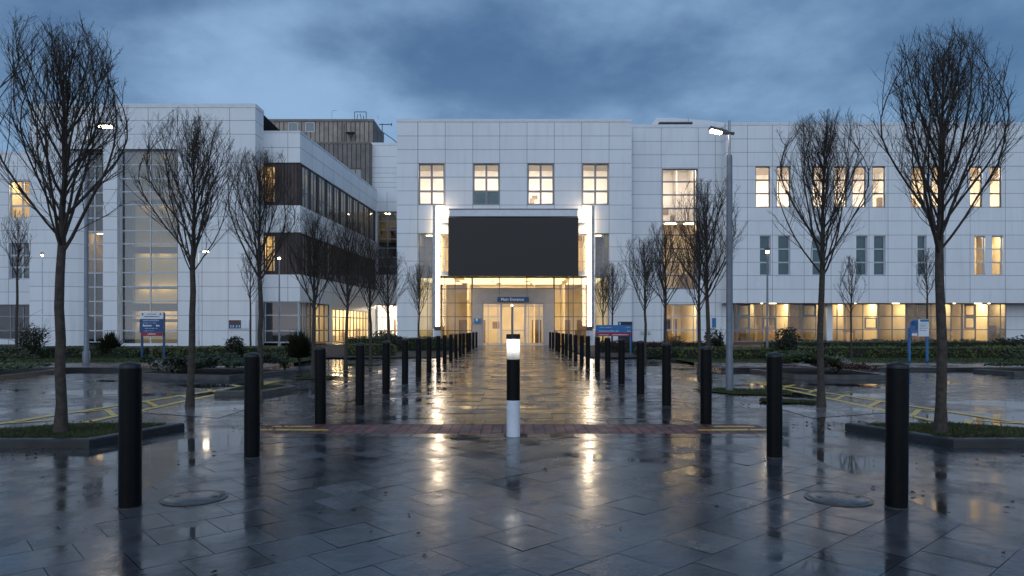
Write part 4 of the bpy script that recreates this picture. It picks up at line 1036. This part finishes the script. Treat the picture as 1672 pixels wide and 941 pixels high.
for y0, y1, bm in ((244, 322, 'blind_tan'), (322.2, 401, 'blind_glow'), (401.2, 566, 'blind_glow_strong')):
    m = MB(); fbox(m, B5, X5(205.3), X5(294), max(.1, Z5(y1)), Z5(y0), 1.25, 1.3); m.build('blind', bm, H)
lvl = [(.12, Z5(526)), (Z5(521), Z5(508)), (Z5(495), Z5(471)), (Z5(466), Z5(412)), (Z5(401), Z5(330)), (Z5(322), Z5(247))]
for k, (a, b) in enumerate(lvl):
    for q in range(3):
        c = X5(225) + q * X5(240 + 30) * 0 + q * 1.35
        l = MB(); st = 'light_stair'; w = (.62, .58, .55, .45, .28, .10)[k]
        l.box(c - w, c + w, D5 + .97, D5 + 1.09, b + .05, b + .08); l.build('ceiling_or_fill_light', st, H)
room(H, BL, xe - .3, X5(168) + .4, Z5(444), Z5(375), .2, 3, 'room_wall', 'light_dim', .7, .25, 1.2, 1, props=3, seed=61)
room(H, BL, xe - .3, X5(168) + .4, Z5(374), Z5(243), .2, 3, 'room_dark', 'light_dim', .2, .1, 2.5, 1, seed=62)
room(H, BL, xe - .3, X5(168) + .4, .2, Z5(445), .2, 3, 'room_slab', 'light_dim', .15, .1, 2.5, 1, props=4, seed=63)
m = MB(); m.quad((X5(48), D5 + .01, zup[-1]), (X5(417), D5 + .01, zup[-1]), (X5(417), D5 + 1.6, zup[-1]), (X5(48), D5 + 1.6, zup[-1])); m.quad((X5(48), D5 + 1.7, zup[-1]), (X5(417), D5 + 1.7, zup[-1]), (X5(417), D5 + 14, zup[-1] - .5), (X5(48), D5 + 14, zup[-1] - .5)); m.build('roof', 'roof_grey', H)

# --- far left low wing
D6 = 58.6; B6 = Fr(0, D6); X6 = lambda p: fx(p, D6); Z6 = lambda p: fz(p, D6)
zl6 = sorted([0.] + [Z6(p) for p in (252, 272, 293.5, 314, 335, 356, 376.5, 397, 417, 436.5, 456, 477, 497.5)])
ops = [(X6(15), X6(50), Z6(356), Z6(295)), (X6(15), X6(50), Z6(456), Z6(397)), (X6(-60), X6(50), .4, Z6(498)), (X6(-70), X6(-40), Z6(356), Z6(295)), (X6(-70), X6(-40), Z6(456), Z6(397))]
m = MB(); facade(m, B6, [X6(p) for p in (-240, -180, -120, -60, 14, 60)], zl6, ops, jitter=.006, rng=rp); m.build('wall', ['white_panel', 'panel_joint'], H)
m = MB(); m.box(X6(-240), X6(60), D6 - .03, D6 + .5, zl6[-1] + .003, Z6(247)); m.build('coping', 'coping', H)
m = MB(); m.quad((X6(-240), D6 + .5, zl6[-1]), (X6(60), D6 + .5, zl6[-1]), (X6(60), D6 + 15, zl6[-1]), (X6(-240), D6 + 15, zl6[-1])); m.build('roof', 'roof_grey', H)
for a, b, li in ((15, 50, 1), (-70, -40, 0)):
    window(H, B6, X6(a), X6(b), Z6(356), Z6(295), [X6(a + 20)], [Z6(316), Z6(336)], .18, .1, .16, 'light_frame', label='lit upper window of the far left wing' if li else None)
    window(H, B6, X6(a), X6(b), Z6(456), Z6(397), [X6(a + 20)], [Z6(417), Z6(436.5)], .18, .1, .16, 'light_frame', 'pane_dark', blind=(Z6(455), Z6(398), 'blind_teal'))
window(H, B6, X6(-60), X6(50), .4, Z6(498), [X6(p) for p in (-30, -8, 15, 36)], [Z6(517), Z6(540)], .18, .1, .1, 'grey_frame', 'pane_dark', label='dark ground floor glazing of the far left wing')
room(H, B6, X6(10), X6(54), Z6(358), Z6(290), .36, 4, 'room_wall', 'light_yellow', 1.0, .3, 1.2, 1, props=2, seed=71, lrow=.1)
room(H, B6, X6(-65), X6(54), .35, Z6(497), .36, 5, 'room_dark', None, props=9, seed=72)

# --- left wing with dark bands: front end, long side, courtyard end
DW = 51.42; BW = Fr(0, DW); XW = lambda p: fx(p, DW); ZW = lambda p: fz(p, DW)
xc = XW(490); LEN = math.hypot(1.36, 22); WS = Fr(xc, DW, 1.36, 22)
zW = dict(top=ZW(217), u1=ZW(241), b1=ZW(265.5), b0=ZW(335.5), m1=ZW(358), m0=ZW(379.5), l0=ZW(448.5), w1=ZW(470), w0=ZW(492.5))
def bandwall(fr, s0, s1, joints, low=None):
    J = [s0] + [q for q in joints if s0 < q < s1] + [s1]
    for zs_ in (('b1', 'u1', 'top'), ('m0', 'm1', 'b0'), ('w0', 'w1', 'l0')):
        m = MB(); facade(m, fr, J, [zW[q] for q in zs_], [], jitter=.004, rng=rp)
        for z in (zW[zs_[0]], zW[zs_[2]]): m.quad(fr.p(s0, z, 0), fr.p(s1, z, 0), fr.p(s1, z, .25), fr.p(s0, z, .25), 0)
        m.build('wall', ['white_panel', 'panel_joint'], H)
bandwall(BW, XW(400), xc, [XW(470)]); bandwall(WS, 0, LEN, [2.6, 5.2, 7.8, 10.4, 13, 15.6, 18.2, 20.6])
m = MB(); m.box(XW(428), xc + .04, DW - .03, DW + .4, zW['top'] + .002, zW['top'] + .14); fbox(m, WS, .0, LEN, zW['top'] + .004, zW['top'] + .13, -.04, .4); m.build('coping', 'coping', H)
def cladding(fr, s0, s1, z0, z1, dep, mat, step, holes=(), seam='brown_seam', name='cladding'):
    """standing-seam cladding: thin upright boards with dark gaps"""
    m = MB(); q = s0
    n = max(1, round((s1 - s0) / step)); st = (s1 - s0) / n
    for i in range(n):
        a, b = s0 + i * st, s0 + (i + 1) * st; c = (a + b) / 2
        segs = [(z0, z1)]
        for (h0, h1, g0, g1) in holes:
            if h0 < c < h1: segs = [x for lo, hi in segs for x in ((lo, min(hi, g0)), (max(lo, g1), hi)) if x[1] - x[0] > .01]
        for lo, hi in segs: fbox(m, fr, a + (.05 if step > .4 else .02), b - (.05 if step > .4 else .02), lo, hi, dep, dep + .05, 0); m.quad(fr.p(a, lo, dep + .045), fr.p(b, lo, dep + .045), fr.p(b, hi, dep + .045), fr.p(a, hi, dep + .045), 1)
    m.build(name, [mat, seam], H)
for zt_, zb_, sd in ((zW['b1'], zW['b0'], 1), (zW['m0'], zW['l0'], 2)):
    w0, w1 = XW(433.5), XW(449)
    cladding(BW, XW(400), xc, zb_, zt_, .12, 'band_cladding', .25, [(w0 - .05, w1 + .05, zb_ + .25, zt_ - .25)])
    window(H, BW, w0, w1, zb_ + .22, zt_ - .22, [XW(444)], [zb_ + 1.1, zb_ + 2.1], .13, .07, .07, 'brown_frame', label='narrow lit window in the dark cladding at the end of the left wing')
    room(H, BW, XW(426), XW(458), zb_ + .05, zt_ - .05, .3, 2, 'room_wall', 'light_yellow', .7, .3, 1., 1, props=2, lrow=.25, seed=80 + sd)
    # long side: windows between cladding piers
    nwin = 11; pitch = (LEN - 1.0) / nwin; holes = []
    for i in range(nwin):
        a = .75 + i * pitch; b = a + pitch * .74; holes.append((a, b, zb_ + .06, zt_ - .06))
        window(H, WS, a, b, zb_ + .06, zt_ - .06, [(a + b) / 2, ], [zb_ + (zt_ - zb_) * .38], .14, .06, .06, 'brown_frame' if sd == 2 else 'grey_frame', 'pane_refl' if sd == 1 else 'pane_dark')
    cladding(WS, .03, LEN, zb_, zt_, .12, 'band_cladding', .28 if False else .262, holes)
    room(H, WS, .4, LEN - .1, zb_ + .02, zt_ - .02, .4, 1.55, 'room_wall_white' if sd == 1 else 'room_dim', 'light_stair', .3, .3, 2.0, 1, props=12, seed=85 + sd, lrow=.1, lift=.45)
m = MB(); xl = XW(400); m.quad((xl, DW, 0), (xl, DW, zW['top']), (xl, DW + 22, zW['top']), (xl, DW + 22, 0)); m.quad((xl, DW + .4, zW['top']), (xc - .4, DW + .4, zW['top']), (xc + 1, DW + 22, zW['top']), (xl, DW + 22, zW['top'])); m.build('roof', 'roof_grey', H)
# ground floor: dark glazed corner, then the lit glazed side
window(H, BW, XW(425), xc - .05, .25, zW['w0'] - .004, [XW(432), XW(455), XW(487)], [ZW(515), ZW(540.5)], .12, .08, .08, 'light_frame', 'pane_dark', label='dark glazed corner on the ground floor of the left wing')
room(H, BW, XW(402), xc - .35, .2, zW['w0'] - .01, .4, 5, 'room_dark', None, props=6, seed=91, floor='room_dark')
cut = [1.9, 3.4, 4.6, 5.6, 7.4, 8.6, 9.8, 11, 12.2, 13.4, 14.6, 15.8, 17]
window(H, WS, .05, 1.6, .25, zW['w0'] - .004, [.8], [ZW(515), ZW(540.5)], .12, .08, .08, 'light_frame', 'pane_dark')
window(H, WS, 1.7, 7.0, .15, zW['w0'] - .004, [2.6, 3.6, 4.6, 5.8], [ZW(515), ZW(540.5)], .12, .09, .09, 'dark_frame', label='brightest yellow glazing on the ground floor side of the left wing')
window(H, WS, 7.8, 19.5, .15, zW['w0'] - .3, [8.8 + k * 1.07 for k in range(10)], [ZW(515), ZW(540.5)], .12, .09, .09, 'dark_frame', label='long run of yellow glazing on the ground floor side of the left wing')
m = MB(); fbox(m, WS, 7.05, 7.75, 0, zW['w0'] - .003, .1, .4); fbox(m, WS, 19.55, LEN, 0, zW['w0'] - .003, .1, .4); fbox(m, WS, 7.76, 19.54, zW['w0'] - .295, zW['w0'] - .003, .1, .4); m.build('column', 'white_panel', H)
room(H, WS, 1.62, 7.3, .1, zW['w0'] - .01, .42, 6, 'room_wall', 'light_yellow', 1.0, .4, 1.8, 2, props=8, seed=92)
room(H, WS, 7.32, LEN, .1, zW['w0'] - .01, .42, 6, 'room_wall', 'light_yellow', 1.0, .4, 2.2, 2, props=14, seed=93)
# courtyard end wall
DY = 73.4; BY = Fr(0, DY); XY = lambda p: fx(p, DY); ZY = lambda p: fz(p, DY)
zl = sorted([0.] + [ZY(p) for p in (313.5, 330, 345.5, 397, 449, 473, 497)])
m = MB(); facade(m, BY, [XY(p) for p in (606, 632, 660, 700)], zl, [(XY(616), XY(690), ZY(449), ZY(346)), (XY(615), XY(690), .4, ZY(497.5))]); m.build('wall', ['white_panel', 'panel_joint'], H)
m = MB(); m.quad((XY(606), DY, zl[-1]), (XY(700), DY, zl[-1]), (XY(700), DY + 4, zl[-1]), (XY(606), DY + 4, zl[-1])); m.build('roof', 'roof_grey', H)
window(H, BY, XY(616), XY(690), ZY(449), ZY(346), [XY(632.5), XY(649), XY(668)], [ZY(p) for p in (361, 375, 390, 405, 420, 435)], .15, .12, .12, 'grey_frame', 'pane_dark')
window(H, BY, XY(615), XY(690), .4, ZY(497.5), [XY(632), XY(649), XY(668)], [ZY(518), ZY(540)], .15, .12, .12, 'grey_frame', label='pale lit ground floor window at the courtyard end')
room(H, BY, XY(610), XY(695), ZY(395), ZY(344), .4, 4, 'room_dim', 'light_yellow', .5, .3, 2.5, 1, props=5, seed=95); room(H, BY, XY(610), XY(695), ZY(450), ZY(396), .4, 4, 'room_dark', None, props=3, seed=96)
room(H, BY, XY(610), XY(695), .3, ZY(496), .4, 5, 'room_wall_white', 'light_peach', 1.2, .5, 2.2, 2, props=5, seed=97)
# white block behind
DZ = 78.; BZ = Fr(0, DZ)
m = MB(); facade(m, BZ, [fx(600, DZ), fx(700, DZ)], sorted([fz(p, DZ) for p in (233, 237.5, 256, 274, 283, 290, 298, 306, 320)]), []); m.build('wall', ['white_panel', 'panel_joint'], H)
m = MB(); m.quad((fx(600, DZ), DZ, fz(233, DZ)), (fx(700, DZ), DZ, fz(233, DZ)), (fx(700, DZ), DZ + 6, fz(233, DZ)), (fx(600, DZ), DZ + 6, fz(233, DZ))); m.build('roof', 'roof_grey', H)

# ------------------------------------------------------------------ brown plant building behind
HH = H
H = thing('plant_building', 'brown metal clad plant building with two small windows rising behind the white left wing', 'building', (0, 0, 0))
DQ = 84.; Q = Fr(0, DQ); XQ = lambda p: fx(p, DQ); ZQ = lambda p: fz(p, DQ)
hol = [(XQ(470.5), XQ(487), ZQ(216), ZQ(200)), (XQ(498.5), XQ(514), ZQ(216), ZQ(200))]
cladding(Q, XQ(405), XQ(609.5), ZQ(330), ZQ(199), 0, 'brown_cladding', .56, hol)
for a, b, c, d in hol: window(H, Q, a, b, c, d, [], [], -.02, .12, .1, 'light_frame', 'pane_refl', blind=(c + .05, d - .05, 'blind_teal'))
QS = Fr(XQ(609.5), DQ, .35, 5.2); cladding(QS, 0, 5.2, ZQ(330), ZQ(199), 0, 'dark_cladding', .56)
m = MB(); m.box(XQ(404), XQ(609.5) + .06, DQ - .08, DQ + 5.3, ZQ(199) + .003, ZQ(195)); m.build('roof', 'dark_cladding', H)
# lower, nearer volume
DR = 77.; Rr_ = Fr(0, DR); XR = lambda p: fx(p, DR); ZR = lambda p: fz(p, DR)
ho = [(XR(564), XR(592.5), ZR(330), ZR(275))]
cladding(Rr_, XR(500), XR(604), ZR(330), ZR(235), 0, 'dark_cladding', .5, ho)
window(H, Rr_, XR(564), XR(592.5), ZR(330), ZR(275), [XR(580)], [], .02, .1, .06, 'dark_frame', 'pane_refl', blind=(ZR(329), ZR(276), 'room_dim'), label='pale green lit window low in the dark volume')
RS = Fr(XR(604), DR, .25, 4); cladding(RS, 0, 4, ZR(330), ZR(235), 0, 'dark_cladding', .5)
m = MB(); m.box(XR(499), XR(604) + .06, DR - .06, DR + 4, ZR(235) + .003, ZR(232)); m.build('roof', 'dark_cladding', H)
m = MB()
for a, b in (((579, 195), (579, 183)), ((579, 183), (598, 183)), ((598, 183), (598, 195)), ((583, 195), (584, 187)), ((590, 195), (588, 186)), ((594, 195), (593, 189))):
    m.tube([(fx(a[0], 85), 85, fz(a[1], 85)), (fx(b[0], 85), 85, fz(b[1], 85))], .045, 5)
m.build('roof_rail', 'dark_frame', H)
m = MB()
for a, b in (((624, 245), (624, 202)), ((619, 203.5), (640, 203.5)), ((639, 206), (639, 201))):
    m.tube([(fx(a[0], 88.5), 88.5, fz(a[1], 88.5)), (fx(b[0], 88.5), 88.5, fz(b[1], 88.5))], .06, 5)
m.build('antenna', 'dark_frame', H)
m = MB()
for a, b in (((542, 195), (542, 181)), ((542, 181), (550, 180.5)), ((618, 195), (617, 188)), ((548, 195), (548, 193))):
    m.tube([(fx(a[0], 86), 86, fz(a[1], 86)), (fx(b[0], 86), 86, fz(b[1], 86))], .02, 4)
m.build('antenna', 'grey_frame', H)
m = MB(); m.box(XQ(560), XQ(563), DQ - .15, DQ - .01, ZQ(232), ZQ(201)); m.box(XQ(561), XQ(567), DQ - .2, DQ - .16, ZQ(217), ZQ(216)); m.build('duct', 'dark_cladding', H)
m = MB()
for x in (572, 577.5): m.lathe([(.1, ZQ(222.5)), (.45, ZQ(219.5)), (.4, ZQ(219))], 10, c=(XQ(x), DQ - .6)); m.tube([(XQ(x), DQ - .6, ZQ(222)), (XQ(575), DQ - .5, ZQ(231))], .05, 5)
m.build('satellite_dish', 'lamp_head', H)
H = HH
t = thing('overhead_cable', 'thin dark cable sagging between the rooftop antenna and the white entrance block', 'cable'); m = MB()
m.tube([(fx(625, 88), 88, fz(216, 88)), (fx(632, 80), 80, fz(221, 80)), (fx(641, 68), 68, fz(227, 68)), (fx(649, 54), 54, fz(234, 54))], .05, 5); m.build('wire', 'dark_frame', t)

# ------------------------------------------------------------------ signs
def text_mesh(txt, size, mat, name='lettering', bold=0.):
    cu = bpy.data.curves.new(name, 'FONT'); cu.body = txt; cu.size = size; cu.align_x = 'CENTER'; cu.align_y = 'CENTER'; cu.extrude = .004; cu.offset = bold
    o = bpy.data.objects.new('tmp', cu); COL.objects.link(o); bpy.context.view_layer.update()
    me = bpy.data.meshes.new_from_object(o.evaluated_get(bpy.context.evaluated_depsgraph_get())); bpy.data.objects.remove(o)
    me.materials.clear(); me.materials.append(MATS[mat]); me.name = name; return me
def scribble(name, mat, parent, rows, y, seed):
    """unreadable lines of tiny lettering: rows = (x0, x1, z, height)"""
    r = random.Random(seed); m = MB()
    for x0, x1, z, h in rows:
        x = x0
        while x < x1:
            w = h * r.uniform(.35, .8); 
            if r.random() < .14: x += h * .7
            m.box(x, min(x + w * .78, x1), y - .006, y, z, z + h * r.choice((.7, .72, 1, .75))); x += w
    return m.build(name, mat, parent)
t = thing('entrance_sign', 'blue hanging sign reading Main Entrance above the doors', 'sign', (fx(838, 52.6), 52.6, 0)); k = 52.6 / F
m = MB(); zc = fz(489.2, 52.6); m.box(-25.8 * k, 25.8 * k, 0, .10, zc - 4.1 * k, zc + 4.1 * k); m.build('board', 'sign_blue', t)
o = link('lettering', text_mesh('Main Entrance', .31, 'lettering_white', bold=.004), t, (-.06, -.008, zc)); o.rotation_euler = (R(90), 0, 0)
m = MB()
for x in (-22.5 * k, 22.5 * k): m.tube([(x, .05, zc + 4.1 * k), (x, .05, fz(472, 52.6))], .018, 6)
m.build('hanger', 'dark_frame', t)
d = 53.05; t = thing('wall_sign', 'small square blue sign with a white mark beside the entrance doors', 'sign', (fx(779.2, d), d, 0)); k = d / F
m = MB(); m.box(-5.6 * k, 5.6 * k, 0, .05, fz(528, d), fz(520.3, d)); m.build('board', 'sign_blue_light', t)
m = MB(); m.lathe([(.05, fz(524, d)), (.07, fz(522.5, d)), (.06, fz(521, d))], 8, c=(-.03, -.0)); m.build('symbol', 'lettering_white', t)
# left direction board
d = 27.6; k = d / F; t = thing('direction_sign', 'blue sign board with white header and red strip on two blue posts', 'sign', (fx(248, d), d, 0), R(2))
xl, xr = -19.3 * k, 19.3 * k
m = MB(); m.box(xl + .03, xr - .03, -.02, .05, fz(521, d), fz(509.5, d)); m.build('header', 'sign_white', t)
m = MB(); m.box(xl, xr, -.02, .05, fz(543, d), fz(521, d) - .004); m.build('board', 'sign_blue', t)
m = MB(); m.box(xl + .08, xr - .08, -.03, .05, fz(548.8, d), fz(543, d) - .004); m.build('strip', 'sign_red', t)
for x in (xl + .01, xr - .07):
    m = MB(); m.box(x, x + .07, .055, .12, 0, fz(510.5, d)); m.build('post', 'sign_blue', t)
scribble('lettering', 'lettering_dark', t, [(-7 * k, 7 * k, fz(513.7, d), .035), (-12 * k, 12 * k, fz(517.7, d), .035)], -.021, 1)
m = MB()
for x in (-14.5 * k, 14 * k): m.box(x - .025, x + .025, -.026, -.021, fz(515, d), fz(511.8, d))
m.build('symbol', 'lettering_dark', t)
scribble('lettering', 'lettering_pale', t, [(-14 * k, 12 * k, fz(524.6, d), .04), (-14 * k, 7 * k, fz(528.2, d), .035), (-12 * k, 9 * k, fz(537, d), .04), (-13 * k, 3 * k, fz(541, d), .03)], -.021, 2)
scribble('lettering', 'lettering_white', t, [(-14 * k, 3 * k, fz(533.3, d), .085), (5 * k, 13 * k, fz(533.3, d), .08)], -.021, 3)
scribble('lettering', 'lettering_white', t, [(-8 * k, 7 * k, fz(546.3, d), .04)], -.031, 4)
# right direction board near the entrance
d = 33.; k = d / F; t = thing('direction_sign', 'wide blue sign board with a red strip beside the right bollard row', 'sign', (fx(1002, d), d, 0), R(-2))
xl, xr = -29 * k, 29 * k
m = MB(); m.box(xl, xr, -.03, .05, fz(543, d), fz(531, d)); m.build('board', 'sign_blue_light', t)
m = MB(); m.box(xl + .04, xr - .04, -.035, .05, fz(549, d), fz(543, d) - .004); m.build('strip', 'sign_red', t)
for x in (xl, xr - .07):
    m = MB(); m.box(x, x + .07, .055, .13, 0, fz(531, d)); m.build('post', 'sign_blue_light', t)
scribble('lettering', 'lettering_pale', t, [(-23 * k, -2 * k, fz(535.4, d), .045), (20 * k, 27 * k, fz(535.4, d), .045), (-24 * k, 8 * k, fz(541.6, d), .05), (22 * k, 27 * k, fz(541.6, d), .05)], -.031, 5)
scribble('lettering', 'lettering_white', t, [(-25 * k, -8 * k, fz(547.4, d), .04), (-3 * k, 24 * k, fz(547.4, d), .045)], -.036, 6)
d = 40.; k = d / F; t = thing('totem_sign', 'dark navy totem sign with a pale mark standing behind the wide blue board', 'sign', (fx(1021, d), d, 0))
m = MB(); m.box(-11.5 * k, 11.5 * k, 0, .12, .0, fz(525.5, d)); m.build('board', 'sign_navy', t)
m = MB(); m.box(-10 * k, -7.5 * k, -.012, -.001, fz(530.5, d), fz(526.8, d)); m.build('symbol', 'lettering_pale', t)
# map board at right
d = 25.6; k = d / F; t = thing('map_board', 'pale blue map and notice board on two light blue posts before the right hedge', 'sign', (fx(1500, d), d, 0))
m = MB(); m.box(-1 * k, 16 * k, -.02, .04, fz(549.5, d), fz(521.5, d)); m.build('notice_panel', 'sign_white', t)
m = MB(); m.box(2 * k, 16 * k, -.028, -.021, fz(525.5, d), fz(522, d)); m.build('header', 'sign_blue_light', t)
pr = [(-12 * k, fz(549.5, d)), (-1.1 * k, fz(549.5, d)), (-1.1 * k, fz(521.5, d)), (-7 * k, fz(522, d)), (-11 * k, fz(524, d)), (-14 * k, fz(528, d)), (-14.5 * k, fz(536, d)), (-14 * k, fz(547, d))]
m = MB(); n_ = len(pr); m.v += [(x, -.02, z) for x, z in pr] + [(x, .04, z) for x, z in pr]; m.f += [tuple(range(n_)), tuple(range(2 * n_ - 1, n_ - 1, -1))] + [(q, n_ + q, n_ + (q + 1) % n_, (q + 1) % n_) for q in range(n_)]; m.m += [0] * (n_ + 2)
mp = m.build('map_panel', 'sign_blue_light', t)
m = MB(); m.box(-12.5 * k, -7 * k, -.03, -.021, fz(532, d), fz(524.5, d)); m.build('shape', 'sign_blue', mp)
m = MB(); m.box(-6 * k, -2.5 * k, -.03, -.021, fz(538, d), fz(525, d)); m.build('shape', 'sign_green', mp)
m = MB(); m.box(-11 * k, -2.5 * k, -.03, -.021, fz(543.5, d), fz(541.5, d)); m.build('shape', 'sign_orange', mp)
m = MB(); m.box(-11.5 * k, -3 * k, -.03, -.021, fz(548.5, d), fz(544.5, d)); m.build('shape', 'sign_white', mp)
scribble('lettering', 'lettering_dark', t, [(1 * k, 13 * k, fz(529.5, d), .02), (1.5 * k, 14 * k, fz(532.8, d), .026), (1 * k, 14 * k, fz(536.4, d), .022), (1 * k, 13 * k, fz(540, d), .018)], -.021, 8)
for x in (-15 * k, 14.2 * k):
    m = MB(); m.box(x, x + .075, .045, .12, 0.05, fz(549, d) + .3); m.build('post', 'sign_blue_light', t)
# map on the left wall
d = 49.72; k = d / F; t = thing('wall_map_board', 'small picture and map panel fixed to the white wall left of the dark corner', 'sign', (fx(390, d), d, 0))
m = MB(); m.box(-17.5 * k, 16.5 * k, 0, .06, fz(537, d), fz(522.2, d)); m.build('board', 'sign_white', t)
m = MB(); m.box(-16.5 * k, 3.5 * k, -.012, -.001, fz(536.3, d), fz(523, d)); pm = m.build('picture', 'sign_brown', t)
m = MB(); m.box(-16 * k, 3 * k, -.02, -.013, fz(536, d), fz(530.5, d)); m.build('shape', 'sign_blue', pm)
m = MB()
for x in (-14, -10, -4.5, 0): m.box(x * k, (x + 2.2) * k, -.027, -.021, fz(535, d), fz(531.3, d))
m.build('shape', 'lettering_pale', pm)
d = 54.05; t = thing('wall_sign', 'narrow blue sign on the white wall right of the lit ground floor window', 'sign', (fx(1166, d), d, 0)); k = d / F
m = MB(); m.box(-3 * k, 3 * k, -.03, .03, fz(535, d), fz(519.5, d)); m.build('board', 'sign_blue_light', t)
for px, py in ((1049, 543), (1060, 543)):
    t = thing('wall_lamp', ('left' if px < 1055 else 'right') + ' one of two small pale wall lights beside the tall glazed strip', 'wall light', (fx(px, 54.05), 54.05, 0), group='pair of wall lights')
    m = MB(); z = fz(py, 54.05); m.lathe([(.06, z - .16), (.12, z - .1), (.12, z + .1), (.06, z + .15)], 12); m.build('shade', 'lamp_white_body', t, True)

# ------------------------------------------------------------------ sky, sun, camera
w = bpy.data.worlds.new('World'); scene.world = w; w.use_nodes = True; nt = w.node_tree; nt.nodes.clear(); n = N(nt)
SUN_EL, SUN_AZ = 14, 180 + 18
sky = n('ShaderNodeTexSky', sky_type='NISHITA', sun_disc=False, sun_elevation=R(4), sun_rotation=R(SUN_AZ), air_density=1.2, dust_density=.6, ozone_density=4.0)
tc = n('ShaderNodeTexCoord').outputs['Generated']; sep = n('ShaderNodeSeparateXYZ'); n.link(tc, sep.inputs[0])
sx, sy, sz = sep.outputs
# cloud deck: project the view direction on a flat layer so clouds foreshorten towards the horizon
den = n.math('MAXIMUM', n.math('ADD', sz, .22), .05)
cv = n('ShaderNodeCombineXYZ'); n.link(n.math('DIVIDE', sx, den), cv.inputs[0]); n.link(n.math('DIVIDE', sy, den), cv.inputs[1]); cv.inputs[2].default_value = 3.7
c1 = n.noise(1.5, 7, .55, cv.outputs[0])
mp = n('ShaderNodeMapping'); mp.inputs['Location'].default_value = (4.3, 1.7, 2); mp.inputs['Scale'].default_value = (.5, 1.0, 1); n.link(cv.outputs[0], mp.inputs[0])
c2 = n.noise(.9, 4, .5, mp.outputs[0])
c3 = n.noise(4.2, 5, .6, cv.outputs[0])
cl = n.math('ADD', n.math('ADD', n.math('MULTIPLY', c1, .62), n.math('MULTIPLY', c2, .3)), n.math('MULTIPLY', c3, .10))
ysafe = n.math('MAXIMUM', sy, .08); uu = n.math('DIVIDE', sx, ysafe); vv = n.math('DIVIDE', sz, ysafe)
def bank(u0, v0, ru, rv, slope, amp):
    """one broad cloud bank or clearing in the sky ahead"""
    du = n.math('MULTIPLY', n.math('ADD', uu, -u0), 1 / ru); dv = n.math('MULTIPLY', n.math('ADD', n.math('ADD', vv, -v0), n.math('MULTIPLY', n.math('ADD', uu, -u0), -slope)), 1 / rv)
    d2 = n.math('ADD', n.math('MULTIPLY', du, du), n.math('MULTIPLY', dv, dv)); return n.math('MULTIPLY', n.math('EXPONENT', n.math('MULTIPLY', d2, -1.0)), amp)
for a in ((.03, .385, .26, .075, -.10, -.11), (-.40, .345, .20, .07, -.12, .10), (-.12, .315, .12, .03, -.1, .06), (.34, .40, .20, .10, 0, .07), (-.62, .42, .12, .12, 0, -.06), (.62, .42, .2, .12, 0, -.05), (-.33, .46, .14, .03, 0, .05)):
    cl = n.math('ADD', cl, bank(*a))
f = n.ramp(cl, .38, 0, .62, 1)
dark, lite = (.060, .122, .24), (.225, .355, .535)
cc = n.mixc(f, dark, lite)
hor = n.ramp(sz, .16, 1, .40, 0)
cc = n.mixc(n.math('MULTIPLY', hor, .35), cc, (.24, .385, .56))
zen = n.ramp(sz, .36, 0, .75, 1); cc = n.mixc(n.math('MULTIPLY', zen, .35), cc, (.05, .11, .21))
sd = n.ramp(sx, .2, 0, .7, 1); cc = n.mixc(n.math('MULTIPLY', sd, .5), cc, (.038, .105, .215))
back = n.ramp(sy, .15, 0, -.75, 1); cc = n.mixc(back, cc, (.48, .605, .80))
bgs = n('ShaderNodeBackground', inp={'Color': sky.outputs[0], 'Strength': .012}); bgc = n('ShaderNodeBackground', inp={'Color': cc, 'Strength': 1.0})
add = n('ShaderNodeAddShader'); n.link(bgs.outputs[0], add.inputs[0]); n.link(bgc.outputs[0], add.inputs[1])
o = n('ShaderNodeOutputWorld'); n.link(add.outputs[0], o.inputs[0])
w.cycles.sampling_method = 'AUTOMATIC'
su = bpy.data.lights.new('sun', 'SUN'); su.energy = .16; su.angle = R(50); su.color = (.95, .98, 1)
so = link('sun', su); so.rotation_euler = (R(90 - 22), 0, R(-18))
cam = bpy.data.cameras.new('camera'); co = link('camera', cam); co.location = (0, 0, CAMH); co.rotation_euler = (R(90), 0, 0)
cam.sensor_width = 36; cam.lens = F * 36 / 1672; cam.shift_y = (HY - 470.5) / 1672; cam.shift_x = -(VX - 836) / 1672; cam.clip_end = 2000; cam.clip_start = .1
scene.camera = co
vs = scene.view_settings; vs.view_transform = 'Standard'; vs.look = 'None'; vs.exposure = 0.28; vs.gamma = 1; vs.use_curve_mapping = False
cy = scene.cycles; cy.use_denoising = True; cy.max_bounces = 7; cy.diffuse_bounces = 3; cy.glossy_bounces = 4; cy.transparent_max_bounces = 14; cy.transmission_bounces = 4
cy.caustics_reflective = False; cy.caustics_refractive = False; cy.sample_clamp_indirect = 4; cy.sample_clamp_direct = 0
